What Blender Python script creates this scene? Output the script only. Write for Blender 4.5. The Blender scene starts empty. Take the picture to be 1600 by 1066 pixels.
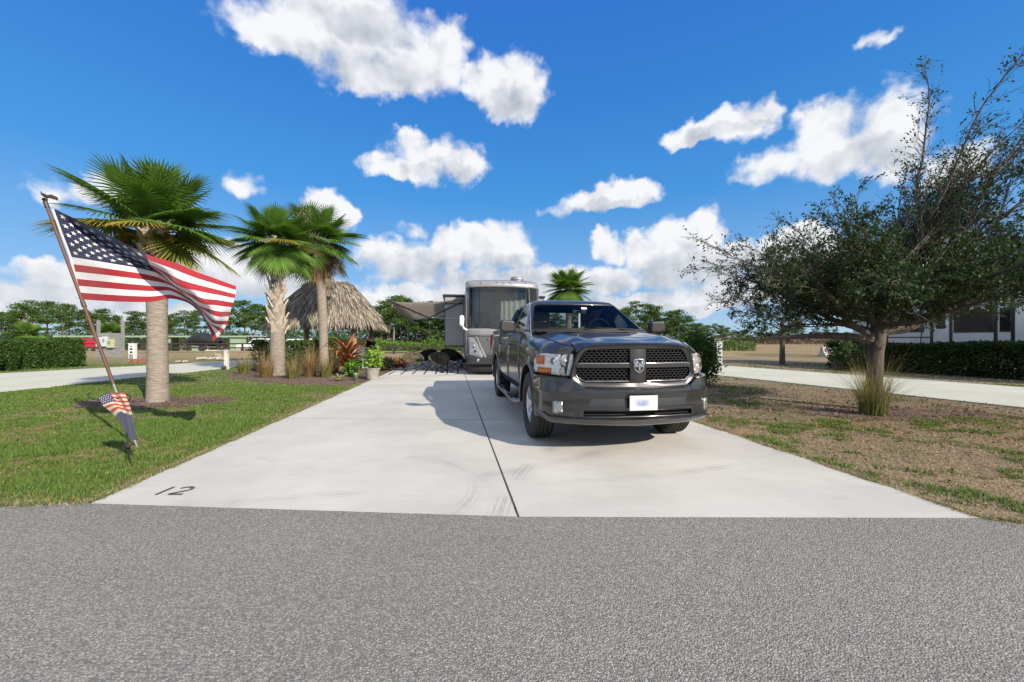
import bpy, bmesh, math, random
import numpy as np
from mathutils import Vector, Matrix, Euler

S = bpy.context.scene
COL = S.collection
R = math.radians

# ------------------------------------------------------------------ camera
FPX, CAMH, HOR = 622.0, 1.22, 529.0          # focal length and horizon of the photograph (1600 px wide)
cam_d = bpy.data.cameras.new('camera')
cam_d.sensor_width = 36.0
cam_d.lens = 36.0 * FPX / 1600.0
cam_d.shift_y = -(533.0 - HOR) / 1600.0
cam_d.clip_start, cam_d.clip_end = 0.05, 3000.0
cam = bpy.data.objects.new('camera', cam_d)
cam.location = (0, 0, CAMH)
cam.rotation_euler = (R(90), 0, 0)
COL.objects.link(cam)
S.camera = cam

# ------------------------------------------------------------------ sun, sky, exposure
SUN_EL, SUN_AZ = R(29.5), R(135.0)           # azimuth clockwise from +Y: behind the camera, to the right
sun_d = bpy.data.lights.new('sun', 'SUN')
sun_d.energy, sun_d.angle, sun_d.color = 4.2, R(0.53), (1.0, 0.885, 0.74)
sun = bpy.data.objects.new('sun', sun_d)
to_sun = Vector((math.sin(SUN_AZ) * math.cos(SUN_EL), math.cos(SUN_AZ) * math.cos(SUN_EL), math.sin(SUN_EL)))
sun.rotation_euler = to_sun.to_track_quat('Z', 'Y').to_euler()
sun.location = to_sun * 60
COL.objects.link(sun)

vs = S.view_settings
vs.view_transform, vs.look, vs.gamma, vs.exposure = 'Standard', 'None', 1.0, 0.69
vs.use_curve_mapping = False
cy = S.cycles
cy.use_denoising = True
cy.max_bounces, cy.diffuse_bounces, cy.glossy_bounces = 8, 3, 4
cy.transparent_max_bounces, cy.transmission_bounces = 16, 4
cy.use_adaptive_sampling = True
cy.adaptive_threshold = 0.015

world = bpy.data.worlds.new('World')
S.world = world
world.use_nodes = True
wt = world.node_tree
wt.nodes.clear()


def wn(kind, **kw):
    n = wt.nodes.new(kind)
    for k, v in kw.items():
        setattr(n, k, v)
    return n


def wl(a, b):
    wt.links.new(a, b)


def wmath(op, a, b=None, c=None, clamp=False):
    n = wn('ShaderNodeMath', operation=op, use_clamp=clamp)
    for i, x in enumerate((a, b, c)):
        if x is None:
            continue
        if isinstance(x, (int, float)):
            n.inputs[i].default_value = x
        else:
            wl(x, n.inputs[i])
    return n.outputs[0]


def wvec(op, a, b):
    n = wn('ShaderNodeVectorMath', operation=op)
    for i, x in enumerate((a, b)):
        if isinstance(x, (tuple, list)):
            n.inputs[i].default_value = x
        else:
            wl(x, n.inputs[i])
    return n


def wmap(x, a, b, c, d, smooth=True):
    n = wn('ShaderNodeMapRange')
    n.interpolation_type = 'SMOOTHSTEP' if smooth else 'LINEAR'
    n.clamp = True
    wl(x, n.inputs[0])
    for i, q in enumerate((a, b, c, d)):
        n.inputs[i + 1].default_value = q
    return n.outputs[0]


def pdir(u, v):
    return Vector(((u - 800) / FPX, 1.0, (HOR - v) / FPX)).normalized()


SKY_STRENGTH = 0.076
sky = wn('ShaderNodeTexSky')
sky.sky_type = 'NISHITA'
sky.sun_disc = False
sky.sun_elevation = SUN_EL
sky.sun_rotation = SUN_AZ
sky.altitude = 0.0
sky.air_density, sky.dust_density, sky.ozone_density = 1.0, 0.0, 2.0
tc = wn('ShaderNodeTexCoord')
D0 = tc.outputs['Generated']
gm = wn('ShaderNodeGamma')
gm.inputs['Gamma'].default_value = 0.72
wl(sky.outputs[0], gm.inputs['Color'])
hs = wn('ShaderNodeHueSaturation')
hs.inputs['Saturation'].default_value = 1.42
wl(gm.outputs[0], hs.inputs['Color'])
sepz = wn('ShaderNodeSeparateXYZ')
wl(D0, sepz.inputs[0])
grad = wn('ShaderNodeValToRGB')                          # clear deep-blue air, paler towards the horizon
ge = grad.color_ramp.elements
stops = [(0.0, (0.50, 0.66, 0.86)), (0.13, (0.27, 0.51, 0.84)), (0.32, (0.072, 0.345, 0.80)), (0.50, (0.044, 0.255, 0.73)), (0.66, (0.036, 0.195, 0.72)), (1.0, (0.030, 0.15, 0.62))]
while len(ge) < len(stops):
    ge.new(0.5)
for q, (p, c) in zip(ge, stops):
    q.position, q.color = p, (*c, 1)
wl(sepz.outputs['Z'], grad.inputs[0])
gsc = wn('ShaderNodeMix', data_type='RGBA', blend_type='MULTIPLY')
gsc.inputs['Factor'].default_value = 1.0
wl(grad.outputs[0], gsc.inputs['A'])
gsc.inputs['B'].default_value = (7.75, 7.85, 7.8, 1)
skymul = wn('ShaderNodeMix', data_type='RGBA', blend_type='MULTIPLY')
skymul.inputs['Factor'].default_value = 1.0
wl(hs.outputs[0], skymul.inputs['A'])
skymul.inputs['B'].default_value = (0.86, 1.36, 1.98, 1)
skytint = wn('ShaderNodeMix', data_type='RGBA')
skytint.inputs['Factor'].default_value = 0.78
wl(skymul.outputs['Result'], skytint.inputs['A'])
wl(gsc.outputs['Result'], skytint.inputs['B'])

# cumulus: ellipses on the sphere of directions, torn by noise
CLOUDS = [
    (560, 50, 150, 72), (440, 52, 105, 36), (640, 88, 85, 58), (500, 15, 130, 60), (685, 62, 50, 46), (585, 118, 90, 34),
    (775, 120, 62, 40), (803, 150, 54, 38), (745, 118, 36, 32), (788, 178, 26, 18),
    (672, 250, 74, 38), (618, 262, 58, 22), (716, 260, 45, 30), (648, 226, 34, 24),
    (985, 303, 44, 26), (930, 314, 55, 20), (884, 328, 48, 16, .40),
    (1160, 190, 62, 34), (1090, 212, 48, 18), (1192, 184, 36, 34),
    (1290, 212, 66, 54), (1392, 208, 80, 66), (1340, 240, 112, 42), (1215, 258, 84, 30, .48), (1272, 188, 44, 34), (1408, 180, 52, 42),
    (1500, 262, 70, 40), (1357, 70, 30, 20, .30), (385, 294, 36, 26, .38), (508, 326, 40, 28), (535, 338, 22, 20),
    (78, 298, 58, 28, .42), (140, 290, 54, 32, .5), (184, 290, 34, 28),
    (770, 384, 56, 38), (702, 388, 36, 32), (742, 368, 34, 22), (812, 398, 32, 24), (610, 402, 52, 28), (645, 418, 62, 30), (640, 366, 36, 20, .32),
    (1102, 362, 34, 34), (1060, 386, 50, 34), (1010, 394, 40, 28), (1150, 402, 42, 24), (950, 388, 30, 26), (1080, 420, 112, 34), (938, 374, 14, 14),
    (860, 440, 230, 22), (1010, 476, 230, 14), (120, 440, 130, 24), (330, 410, 110, 34), (470, 446, 110, 26), (1240, 388, 60, 32), (1330, 420, 150, 40),
    (20, 470, 120, 30), (640, 470, 160, 22), (200, 484, 240, 14), (1180, 455, 150, 26), (60, 425, 60, 20),
]
GREYS = [(590, 118, 120, 40), (790, 160, 55, 28), (690, 275, 75, 18), (950, 325, 70, 10), (1130, 208, 70, 12), (1360, 250, 130, 32),
         (700, 428, 170, 30), (1090, 425, 150, 32), (900, 458, 300, 24), (300, 445, 190, 34), (80, 462, 170, 22), (800, 412, 120, 16), (560, 40, 90, 30), (1000, 486, 300, 8)]

nz1 = wn('ShaderNodeTexNoise')
nz1.inputs['Scale'].default_value = 9.0
nz1.inputs['Detail'].default_value = 3.0
wl(D0, nz1.inputs['Vector'])
w1 = wvec('SUBTRACT', nz1.outputs['Color'], (0.5, 0.5, 0.5))
w1s = wn('ShaderNodeVectorMath', operation='SCALE')
wl(w1.outputs[0], w1s.inputs[0])
w1s.inputs['Scale'].default_value = 0.062
nz4 = wn('ShaderNodeTexNoise')
nz4.inputs['Scale'].default_value = 34.0
nz4.inputs['Detail'].default_value = 4.0
wl(D0, nz4.inputs['Vector'])
w4 = wvec('SUBTRACT', nz4.outputs['Color'], (0.5, 0.5, 0.5))
w4s = wn('ShaderNodeVectorMath', operation='SCALE')
wl(w4.outputs[0], w4s.inputs[0])
w4s.inputs['Scale'].default_value = 0.048
DW = wvec('ADD', wvec('ADD', D0, w1s.outputs[0]).outputs[0], w4s.outputs[0]).outputs[0]


def blob(u, v, ru, rv, peak=1.0):
    c = pdir(u, v)
    k_ = 1.0 if v < 300 else 1.08
    ru, rv = ru * k_, rv * k_ * 1.03
    r1 = 0.5 * (pdir(u + ru, v) - pdir(u - ru, v)).length
    r2 = 0.5 * (pdir(u, v + rv) - pdir(u, v - rv)).length
    m = wn('ShaderNodeMapping', vector_type='TEXTURE')
    m.inputs['Location'].default_value = c
    m.inputs['Rotation'].default_value = (math.asin(c.z), 0, -math.atan2(c.x, c.y))
    m.inputs['Scale'].default_value = (r1, 0.8, r2)
    wl(DW, m.inputs['Vector'])
    q = wvec('DOT_PRODUCT', m.outputs[0], m.outputs[0]).outputs['Value']
    return q if peak == 1.0 else wmath('ADD', q, 1.0 - peak)


def fieldmin(lst, k):
    acc = None
    for b in lst:
        q = blob(*b)
        acc = q if acc is None else wmath('SMOOTH_MIN', acc, q, k)
    return acc


nz2 = wn('ShaderNodeTexNoise')
nz2.inputs['Scale'].default_value = 15.0
nz2.inputs['Detail'].default_value = 7.0
nz2.inputs['Roughness'].default_value = 0.53
wl(D0, nz2.inputs['Vector'])
off = wvec('ADD', D0, (0.020, -0.004, 0.026)).outputs[0]
nz3 = wn('ShaderNodeTexNoise')                   # the same noise a little way towards the sun: relief
nz3.inputs['Scale'].default_value = 15.0
nz3.inputs['Detail'].default_value = 2.5
nz3.inputs['Roughness'].default_value = 0.55
wl(off, nz3.inputs['Vector'])
rel = wmath('SUBTRACT', nz2.outputs['Fac'], nz3.outputs['Fac'])
nzs = wmath('SUBTRACT', nz2.outputs['Fac'], 0.5)


def cloud_background(F, grey):
    DD = wmath('MULTIPLY_ADD', nzs, 2.5, F)
    alpha = wmath('POWER', wmap(DD, -0.36, 0.66, 0.0, 1.0), 1.25)
    lum = 0.97 if grey is None else wmath('MULTIPLY_ADD', grey, -0.27, 1.02)
    lum = wmath('MULTIPLY_ADD', rel, 0.85, lum)
    lum = wmath('MULTIPLY_ADD', wmap(DD, 0.2, 1.6, 0.0, 1.0), -0.07, lum)
    ramp = wn('ShaderNodeMix', data_type='RGBA')
    wl(wmap(lum, 0.45, 1.0, 0.0, 1.0, False), ramp.inputs['Factor'])
    ramp.inputs['A'].default_value = (3.0, 3.5, 4.3, 1)
    ramp.inputs['B'].default_value = (7.6, 7.7, 7.9, 1)
    mixc = wn('ShaderNodeMix', data_type='RGBA')
    wl(alpha, mixc.inputs['Factor'])
    wl(skytint.outputs['Result'], mixc.inputs['A'])
    wl(ramp.outputs['Result'], mixc.inputs['B'])
    bg = wn('ShaderNodeBackground')
    bg.inputs['Strength'].default_value = SKY_STRENGTH
    wl(mixc.outputs['Result'], bg.inputs['Color'])
    return bg.outputs[0]


F0 = fieldmin(CLOUDS, 0.35)                      # < 1 inside a cloud
front = cloud_background(wmath('MAXIMUM', wmath('SUBTRACT', 1.0, F0), -1.6), wmap(fieldmin(GREYS, 0.5), 1.5, 0.1, 0.0, 1.0))
# the rest of the sky, behind and beside the camera: the same sort of cumulus, scattered by noise, their unseen cover thickened for whiter fill light
nzg = wn('ShaderNodeTexNoise')
nzg.inputs['Scale'].default_value = 3.2
nzg.inputs['Detail'].default_value = 2.0
wl(D0, nzg.inputs['Vector'])
rest = cloud_background(wmath('MULTIPLY', wmath('SUBTRACT', nzg.outputs['Fac'], 0.455), 7.0), None)
sep = wn('ShaderNodeSeparateXYZ')
wl(D0, sep.inputs[0])
fac = wmath('MULTIPLY', wmap(sep.outputs['Y'], 0.40, 0.52, 0.0, 1.0), wmath('GREATER_THAN', sep.outputs['Z'], -0.01))
mixs = wn('ShaderNodeMixShader')
wl(fac, mixs.inputs[0])
wl(rest, mixs.inputs[1])
wl(front, mixs.inputs[2])
wo = wn('ShaderNodeOutputWorld')
wl(mixs.outputs[0], wo.inputs['Surface'])
world.cycles.sampling_method = 'MANUAL'
world.cycles.sample_map_resolution = 256

# ------------------------------------------------------------------ helpers
rng = np.random.default_rng(7)
random.seed(7)


def gp(u, v):
    """ground point seen at pixel (u, v) of the photograph"""
    d = CAMH * FPX / (v - HOR)
    return ((u - 800) / FPX * d, d)


def pz(u, v, d):
    """point at depth d seen at pixel (u, v)"""
    return Vector(((u - 800) / FPX * d, d, CAMH + (HOR - v) / FPX * d))


GZ = -0.03                                        # level of the lawns; the driveway's top is 0
DRV = R(8.6)                                      # heading of the site's long axis
AX = np.array([-math.sin(DRV), math.cos(DRV)])    # along the driveway, away from the road
RX = np.array([math.cos(DRV), math.sin(DRV)])     # across it


def nd(nt, kind, **kw):
    n = nt.nodes.new(kind)
    for k, v in kw.items():
        setattr(n, k, v)
    return n


def c4(c):
    return (c[0], c[1], c[2], 1.0)


MATS = {}


def mat(name, col, rough=0.6, metal=0.0, col2=None, var=0.12, vscale=6.0, bump=0.0, bscale=40.0, coat=0.0, spec=0.5,
        sheen=0.0, stretch=(1, 1, 1), detail=4.0, coords='Object', thr=None):
    if name in MATS:
        return MATS[name]
    m = bpy.data.materials.new(name)
    m.use_nodes = True
    nt = m.node_tree
    b = nt.nodes['Principled BSDF']
    b.inputs['Roughness'].default_value = rough
    b.inputs['Metallic'].default_value = metal
    b.inputs['Specular IOR Level'].default_value = spec
    b.inputs['Coat Weight'].default_value = coat
    b.inputs['Coat Roughness'].default_value = 0.04
    b.inputs['Sheen Weight'].default_value = sheen
    tcn = nd(nt, 'ShaderNodeTexCoord')
    mp = nd(nt, 'ShaderNodeMapping')
    mp.inputs['Scale'].default_value = stretch
    nt.links.new(tcn.outputs[coords], mp.inputs['Vector'])
    nz = nd(nt, 'ShaderNodeTexNoise')
    nz.inputs['Scale'].default_value = vscale
    nz.inputs['Detail'].default_value = detail
    nt.links.new(mp.outputs[0], nz.inputs['Vector'])
    mx = nd(nt, 'ShaderNodeMix', data_type='RGBA')
    mr = nd(nt, 'ShaderNodeMapRange')
    lo, hi = thr if thr else (0.3, 0.7)
    mr.inputs[1].default_value, mr.inputs[2].default_value = lo, hi
    nt.links.new(nz.outputs['Fac'], mr.inputs[0])
    nt.links.new(mr.outputs[0], mx.inputs['Factor'])
    if col2 is None:
        mx.inputs['A'].default_value = c4([x * (1 - var) for x in col])
        mx.inputs['B'].default_value = c4([min(1, x * (1 + var)) for x in col])
    else:
        mx.inputs['A'].default_value = c4(col)
        mx.inputs['B'].default_value = c4(col2)
    nt.links.new(mx.outputs['Result'], b.inputs['Base Color'])
    if bump:
        n2 = nd(nt, 'ShaderNodeTexNoise')
        n2.inputs['Scale'].default_value = bscale
        n2.inputs['Detail'].default_value = 5.0
        nt.links.new(mp.outputs[0], n2.inputs['Vector'])
        bp = nd(nt, 'ShaderNodeBump')
        bp.inputs['Strength'].default_value = bump
        bp.inputs['Distance'].default_value = 0.02
        nt.links.new(n2.outputs['Fac'], bp.inputs['Height'])
        nt.links.new(bp.outputs[0], b.inputs['Normal'])
    MATS[name] = m
    return m


def leaf_mat(name, rough=0.5, trans=0.25, spec=0.4):
    """foliage whose colour comes from a per-leaf attribute"""
    if name in MATS:
        return MATS[name]
    m = bpy.data.materials.new(name)
    m.use_nodes = True
    nt = m.node_tree
    b = nt.nodes['Principled BSDF']
    out = nt.nodes['Material Output']
    at = nd(nt, 'ShaderNodeAttribute', attribute_name='tint')
    nt.links.new(at.outputs['Color'], b.inputs['Base Color'])
    b.inputs['Roughness'].default_value = rough
    b.inputs['Specular IOR Level'].default_value = spec
    if trans:
        tr = nd(nt, 'ShaderNodeBsdfTranslucent')
        ml = nd(nt, 'ShaderNodeMix', data_type='RGBA', blend_type='MULTIPLY')
        ml.inputs['Factor'].default_value = 1.0
        ml.inputs['B'].default_value = (1.3, 1.35, 0.6, 1)
        nt.links.new(at.outputs['Color'], ml.inputs['A'])
        nt.links.new(ml.outputs['Result'], tr.inputs['Color'])
        ms = nd(nt, 'ShaderNodeMixShader')
        ms.inputs[0].default_value = trans
        nt.links.new(b.outputs[0], ms.inputs[1])
        nt.links.new(tr.outputs[0], ms.inputs[2])
        nt.links.new(ms.outputs[0], out.inputs['Surface'])
    MATS[name] = m
    return m


def glass_mat(name, tint=(0.5, 0.55, 0.55), refl=0.06, rough=0.0, ior=1.5):
    if name in MATS:
        return MATS[name]
    m = bpy.data.materials.new(name)
    m.use_nodes = True
    nt = m.node_tree
    nt.nodes.remove(nt.nodes['Principled BSDF'])
    out = nt.nodes['Material Output']
    t = nd(nt, 'ShaderNodeBsdfTransparent')
    t.inputs[0].default_value = c4(tint)
    g = nd(nt, 'ShaderNodeBsdfGlossy')
    g.inputs['Roughness'].default_value = rough
    lw = nd(nt, 'ShaderNodeFresnel')
    lw.inputs['IOR'].default_value = ior
    ad = nd(nt, 'ShaderNodeMath', operation='ADD', use_clamp=True)
    ad.inputs[1].default_value = refl
    nt.links.new(lw.outputs[0], ad.inputs[0])
    ms = nd(nt, 'ShaderNodeMixShader')
    nt.links.new(ad.outputs[0], ms.inputs[0])
    nt.links.new(t.outputs[0], ms.inputs[1])
    nt.links.new(g.outputs[0], ms.inputs[2])
    nt.links.new(ms.outputs[0], out.inputs['Surface'])
    MATS[name] = m
    return m


def link(name, me, material=None, parent=None, loc=(0, 0, 0), rot=(0, 0, 0), scale=(1, 1, 1)):
    o = bpy.data.objects.new(name, me)
    COL.objects.link(o)
    if me is not None and material is not None and len(me.materials) == 0:
        me.materials.append(material)
    o.parent = parent
    o.location, o.rotation_euler, o.scale = loc, rot, scale
    return o


def tag(o, label=None, cat=None, group=None, kind=None):
    for k, v in (('label', label), ('category', cat), ('group', group), ('kind', kind)):
        if v:
            o[k] = v
    return o


def thing(name, label, cat, loc=(0, 0, 0), rz=0.0, group=None, scale=1.0):
    o = bpy.data.objects.new(name, None)
    o.empty_display_size = 0.2
    COL.objects.link(o)
    o.location, o.rotation_euler, o.scale = loc, (0, 0, rz), (scale, scale, scale)
    return tag(o, label, cat, group)


def copy_tree(o, parent=None, loc=None, rz=None, scale=None, label=None):
    c = o.copy()
    COL.objects.link(c)
    c.parent = parent
    if loc is not None:
        c.location = loc
    if rz is not None:
        c.rotation_euler = (0, 0, rz)
    if scale is not None:
        c.scale = scale if isinstance(scale, (tuple, list)) else (scale, scale, scale)
    if label:
        c['label'] = label
    for ch in list(o.children):
        copy_tree(ch, c)
    return c


def mesh_np(name, V, F, C=None, smooth=False):
    V = np.asarray(V, dtype=np.float32)
    F = np.asarray(F, dtype=np.int32)
    me = bpy.data.meshes.new(name)
    me.vertices.add(len(V))
    me.vertices.foreach_set('co', V.ravel())
    n, k = F.shape
    me.loops.add(n * k)
    me.loops.foreach_set('vertex_index', F.ravel())
    me.polygons.add(n)
    me.polygons.foreach_set('loop_start', np.arange(0, n * k, k, dtype=np.int32))
    if C is not None:
        a = me.attributes.new('tint', 'FLOAT_COLOR', 'POINT')
        C = np.asarray(C, dtype=np.float32)
        if C.shape[1] == 3:
            C = np.hstack([C, np.ones((len(C), 1), np.float32)])
        a.data.foreach_set('color', C.ravel())
    me.update(calc_edges=True)
    if smooth:
        me.polygons.foreach_set('use_smooth', np.ones(n, dtype=bool))
    return me


class MB:
    """collects polygons and links them as one mesh object"""

    def __init__(self):
        self.v, self.f = [], []

    def add(self, V, F):
        b = len(self.v)
        self.v.extend([tuple(p) for p in V])
        self.f.extend([tuple(i + b for i in f) for f in F])
        return self

    def box(self, c, s, rot=None, taper=1.0):
        x, y, z = s[0] / 2, s[1] / 2, s[2] / 2
        V = [(-x, -y, -z), (x, -y, -z), (x, y, -z), (-x, y, -z),
             (-x * taper, -y * taper, z), (x * taper, -y * taper, z), (x * taper, y * taper, z), (-x * taper, y * taper, z)]
        if rot:
            m = Euler(rot).to_matrix()
            V = [m @ Vector(p) for p in V]
        V = [(p[0] + c[0], p[1] + c[1], p[2] + c[2]) for p in V]
        return self.add(V, [(3, 2, 1, 0), (4, 5, 6, 7), (0, 1, 5, 4), (1, 2, 6, 5), (2, 3, 7, 6), (3, 0, 4, 7)])

    def bar(self, a, b, w, h=None, up=(0, 0, 1)):
        a, b = Vector(a), Vector(b)
        d = (b - a).normalized()
        u = Vector(up)
        if abs(d.dot(u)) > 0.98:
            u = Vector((1, 0, 0))
        s = d.cross(u).normalized() * (w / 2)
        t = s.cross(d).normalized() * ((h or w) / 2)
        V = [a - s - t, a + s - t, a + s + t, a - s + t, b - s - t, b + s - t, b + s + t, b - s + t]
        return self.add(V, [(3, 2, 1, 0), (4, 5, 6, 7), (0, 1, 5, 4), (1, 2, 6, 5), (2, 3, 7, 6), (3, 0, 4, 7)])

    def tube(self, pts, r, n=8, cap=True):
        pts = [Vector(p) for p in pts]
        rs = [r] * len(pts) if isinstance(r, (int, float)) else list(r)
        V, F = [], []
        ref = None
        for i, p in enumerate(pts):
            d = (pts[min(i + 1, len(pts) - 1)] - pts[max(i - 1, 0)]).normalized()
            if ref is None:
                ref = Vector((0, 0, 1)) if abs(d.z) < 0.9 else Vector((1, 0, 0))
            s = d.cross(ref).normalized()
            t = s.cross(d).normalized()
            ref = t
            for k in range(n):
                a = 2 * math.pi * k / n
                V.append(p + (s * math.cos(a) + t * math.sin(a)) * rs[i])
        for i in range(len(pts) - 1):
            for k in range(n):
                a, b = i * n + k, i * n + (k + 1) % n
                F.append((a, b, b + n, a + n))
        if cap:
            F.append(tuple(range(n - 1, -1, -1)))
            F.append(tuple(range((len(pts) - 1) * n, len(pts) * n)))
        return self.add(V, F)

    def lathe(self, prof, n=24, axis='z', o=(0, 0, 0), closed=False, cap=True):
        V, F = [], []
        for r, h in prof:
            for k in range(n):
                a = 2 * math.pi * k / n
                c, s = r * math.cos(a), r * math.sin(a)
                p = (c, s, h) if axis == 'z' else ((h, c, s) if axis == 'x' else (s, h, c))
                V.append((p[0] + o[0], p[1] + o[1], p[2] + o[2]))
        m = len(prof)
        for i in range(m if closed else m - 1):
            for k in range(n):
                a, b = i * n + k, i * n + (k + 1) % n
                j = (i + 1) % m
                F.append((a, b, j * n + (k + 1) % n, j * n + k))
        if not closed and cap:
            if prof[0][0] > 1e-5:
                F.append(tuple(range(n - 1, -1, -1)))
            if prof[-1][0] > 1e-5:
                F.append(tuple(range((m - 1) * n, m * n)))
        return self.add(V, F)

    def prism(self, poly, fn, d0, d1):
        """poly: 2-D outline; fn(a, b, depth) -> 3-D"""
        n = len(poly)
        V = [fn(a, b, d0) for a, b in poly] + [fn(a, b, d1) for a, b in poly]
        F = [tuple(range(n - 1, -1, -1)), tuple(range(n, 2 * n))]
        F += [(i, (i + 1) % n, n + (i + 1) % n, n + i) for i in range(n)]
        return self.add(V, F)

    def grid(self, P, closed_u=False, closed_v=False, flip=False):
        m, n = len(P), len(P[0])
        V = [q for row in P for q in row]
        F = []
        for i in range(m if closed_u else m - 1):
            for j in range(n if closed_v else n - 1):
                a, b = i * n + j, i * n + (j + 1) % n
                c, d = ((i + 1) % m) * n + (j + 1) % n, ((i + 1) % m) * n + j
                F.append((d, c, b, a) if flip else (a, b, c, d))
        return self.add(V, F)

    def ball(self, c, r, nu=12, nv=8):
        r = (r, r, r) if isinstance(r, (int, float)) else r
        P = []
        for i in range(nv + 1):
            t = math.pi * i / nv
            P.append([(c[0] + r[0] * math.sin(t) * math.cos(2 * math.pi * k / nu),
                       c[1] + r[1] * math.sin(t) * math.sin(2 * math.pi * k / nu), c[2] - r[2] * math.cos(t)) for k in range(nu)])
        return self.grid(P, closed_v=True, flip=False)

    def mesh(self, name, smooth=None):
        me = bpy.data.meshes.new(name)
        me.from_pydata(self.v, [], self.f)
        me.update()
        bm = bmesh.new()
        bm.from_mesh(me)
        bmesh.ops.remove_doubles(bm, verts=bm.verts, dist=1e-5)
        bmesh.ops.recalc_face_normals(bm, faces=bm.faces)
        bm.to_mesh(me)
        bm.free()
        if smooth is not None:
            me.polygons.foreach_set('use_smooth', np.ones(len(me.polygons), dtype=bool))
            me.set_sharp_from_angle(angle=R(smooth))
        return me

    def build(self, name, material, parent=None, smooth=None, bevel=0.0, loc=(0, 0, 0), rot=(0, 0, 0), solid=0.0, sub=0):
        o = link(name, self.mesh(name, smooth), material, parent, loc, rot)
        if solid:
            md = o.modifiers.new('solid', 'SOLIDIFY')
            md.thickness, md.offset = solid, -1.0
        if bevel:
            md = o.modifiers.new('bevel', 'BEVEL')
            md.width, md.segments, md.limit_method, md.angle_limit = bevel, 2, 'ANGLE', R(40)
        if sub:
            md = o.modifiers.new('sub', 'SUBSURF')
            md.levels = md.render_levels = sub
        return o


def vnoise(x, y, seed=0):
    """value noise in the plane, vectorised"""
    x, y = np.asarray(x, float), np.asarray(y, float)
    xi, yi = np.floor(x).astype(np.int64), np.floor(y).astype(np.int64)
    fx, fy = x - xi, y - yi
    fx, fy = fx * fx * (3 - 2 * fx), fy * fy * (3 - 2 * fy)

    def h(a, b):
        n = (a * 374761393 + b * 668265263 + seed * 1442695041) & 0x7fffffff
        n = ((n ^ (n >> 13)) * 1274126177) & 0x7fffffff
        return ((n ^ (n >> 16)) & 0xffff) / 65535.0
    return (h(xi, yi) * (1 - fx) + h(xi + 1, yi) * fx) * (1 - fy) + (h(xi, yi + 1) * (1 - fx) + h(xi + 1, yi + 1) * fx) * fy


def fbm(x, y, seed=0):
    return (vnoise(x, y, seed) * 0.55 + vnoise(x * 2.1, y * 2.1, seed + 1) * 0.28 + vnoise(x * 4.3, y * 4.3, seed + 2) * 0.17)


def inpoly(x, y, poly):
    inside = np.zeros(len(x), bool)
    n = len(poly)
    for i in range(n):
        x1, y1 = poly[i]
        x2, y2 = poly[(i + 1) % n]
        c = ((y1 > y) != (y2 > y)) & (x < (x2 - x1) * (y - y1) / (y2 - y1 + 1e-12) + x1)
        inside ^= c
    return inside


def jitter_col(base, n, amt=0.25, hue=0.12):
    base = np.asarray(base, float)
    k = 1 + (rng.random((n, 1)) - 0.5) * 2 * amt
    c = base * k
    c[:, 0] *= 1 + (rng.random(n) - 0.5) * 2 * hue
    c[:, 2] *= 1 + (rng.random(n) - 0.5) * 2 * hue
    return np.clip(c, 0.002, 1)


def leaf_quads(P, size, cols, aspect=0.5, up=0.35, dirs=None):
    """one bent diamond per point: V, F (tris), C"""
    n = len(P)
    size = np.broadcast_to(np.asarray(size, float), (n,))
    d = rng.normal(size=(n, 3)) if dirs is None else dirs + rng.normal(size=(n, 3)) * 0.55
    d /= np.linalg.norm(d, axis=1, keepdims=True) + 1e-9
    nrm = rng.normal(size=(n, 3)) + np.array([0, 0, up * 3])
    s = np.cross(d, nrm)
    s /= np.linalg.norm(s, axis=1, keepdims=True) + 1e-9
    L = size[:, None]
    V = np.stack([P, P + d * L * 0.5 + s * L * aspect * 0.5, P + d * L, P + d * L * 0.5 - s * L * aspect * 0.5], 1).reshape(-1, 3)
    i = np.arange(n)[:, None] * 4
    F = np.concatenate([i + [0, 1, 2], i + [0, 2, 3]], 1).reshape(-1, 3)
    return V, F, np.repeat(cols, 4, axis=0)


def blade_mesh(P, h, w, head, lean, cols, tipcols=None, seg=2):
    """grass blades: tapering strips that lean over along their heading"""
    n = len(P)
    dx, dy = np.cos(head), np.sin(head)
    sx, sy = -dy, dx
    rows = []
    crow = []
    ts = np.linspace(0, 1, seg + 1)
    for t in ts:
        out = lean * h * t * t
        zz = h * t * (1 - 0.25 * lean * t)
        ww = w * (1 - t ** 1.5) * 0.5
        c = np.stack([P[:, 0] + dx * out, P[:, 1] + dy * out, P[:, 2] + zz], 1)
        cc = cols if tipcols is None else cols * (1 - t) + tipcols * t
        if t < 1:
            rows += [c - np.stack([sx * ww, sy * ww, 0 * ww], 1), c + np.stack([sx * ww, sy * ww, 0 * ww], 1)]
            crow += [cc, cc]
        else:
            rows.append(c)
            crow.append(cc)
    k = len(rows)
    V = np.stack(rows, 1).reshape(-1, 3)
    C = np.stack(crow, 1).reshape(-1, 3)
    i = np.arange(n)[:, None] * k
    F = []
    for s in range(seg):
        a = 2 * s
        if s < seg - 1:
            F += [i + [a, a + 1, a + 3], i + [a, a + 3, a + 2]]
        else:
            F += [i + [a, a + 1, a + 2]]
    F = np.concatenate(F, 1).reshape(-1, 3)
    return V, F, C


def joined(parts):
    V, F, C, b = [], [], [], 0
    for v, f, c in parts:
        V.append(v)
        F.append(f + b)
        C.append(c)
        b += len(v)
    return np.concatenate(V), np.concatenate(F), np.concatenate(C)


LEAF = leaf_mat('foliage', 0.55, 0.25, 0.22)
DRY = leaf_mat('dry_foliage', 0.8, 0.12, 0.15)

# ------------------------------------------------------------------ setting: ground, road, drives
def ramp_node(nt, stops):
    r = nd(nt, 'ShaderNodeValToRGB')
    e = r.color_ramp.elements
    while len(e) < len(stops):
        e.new(0.5)
    for q, (p, c) in zip(e, stops):
        q.position, q.color = p, c4(c)
    return r


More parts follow.
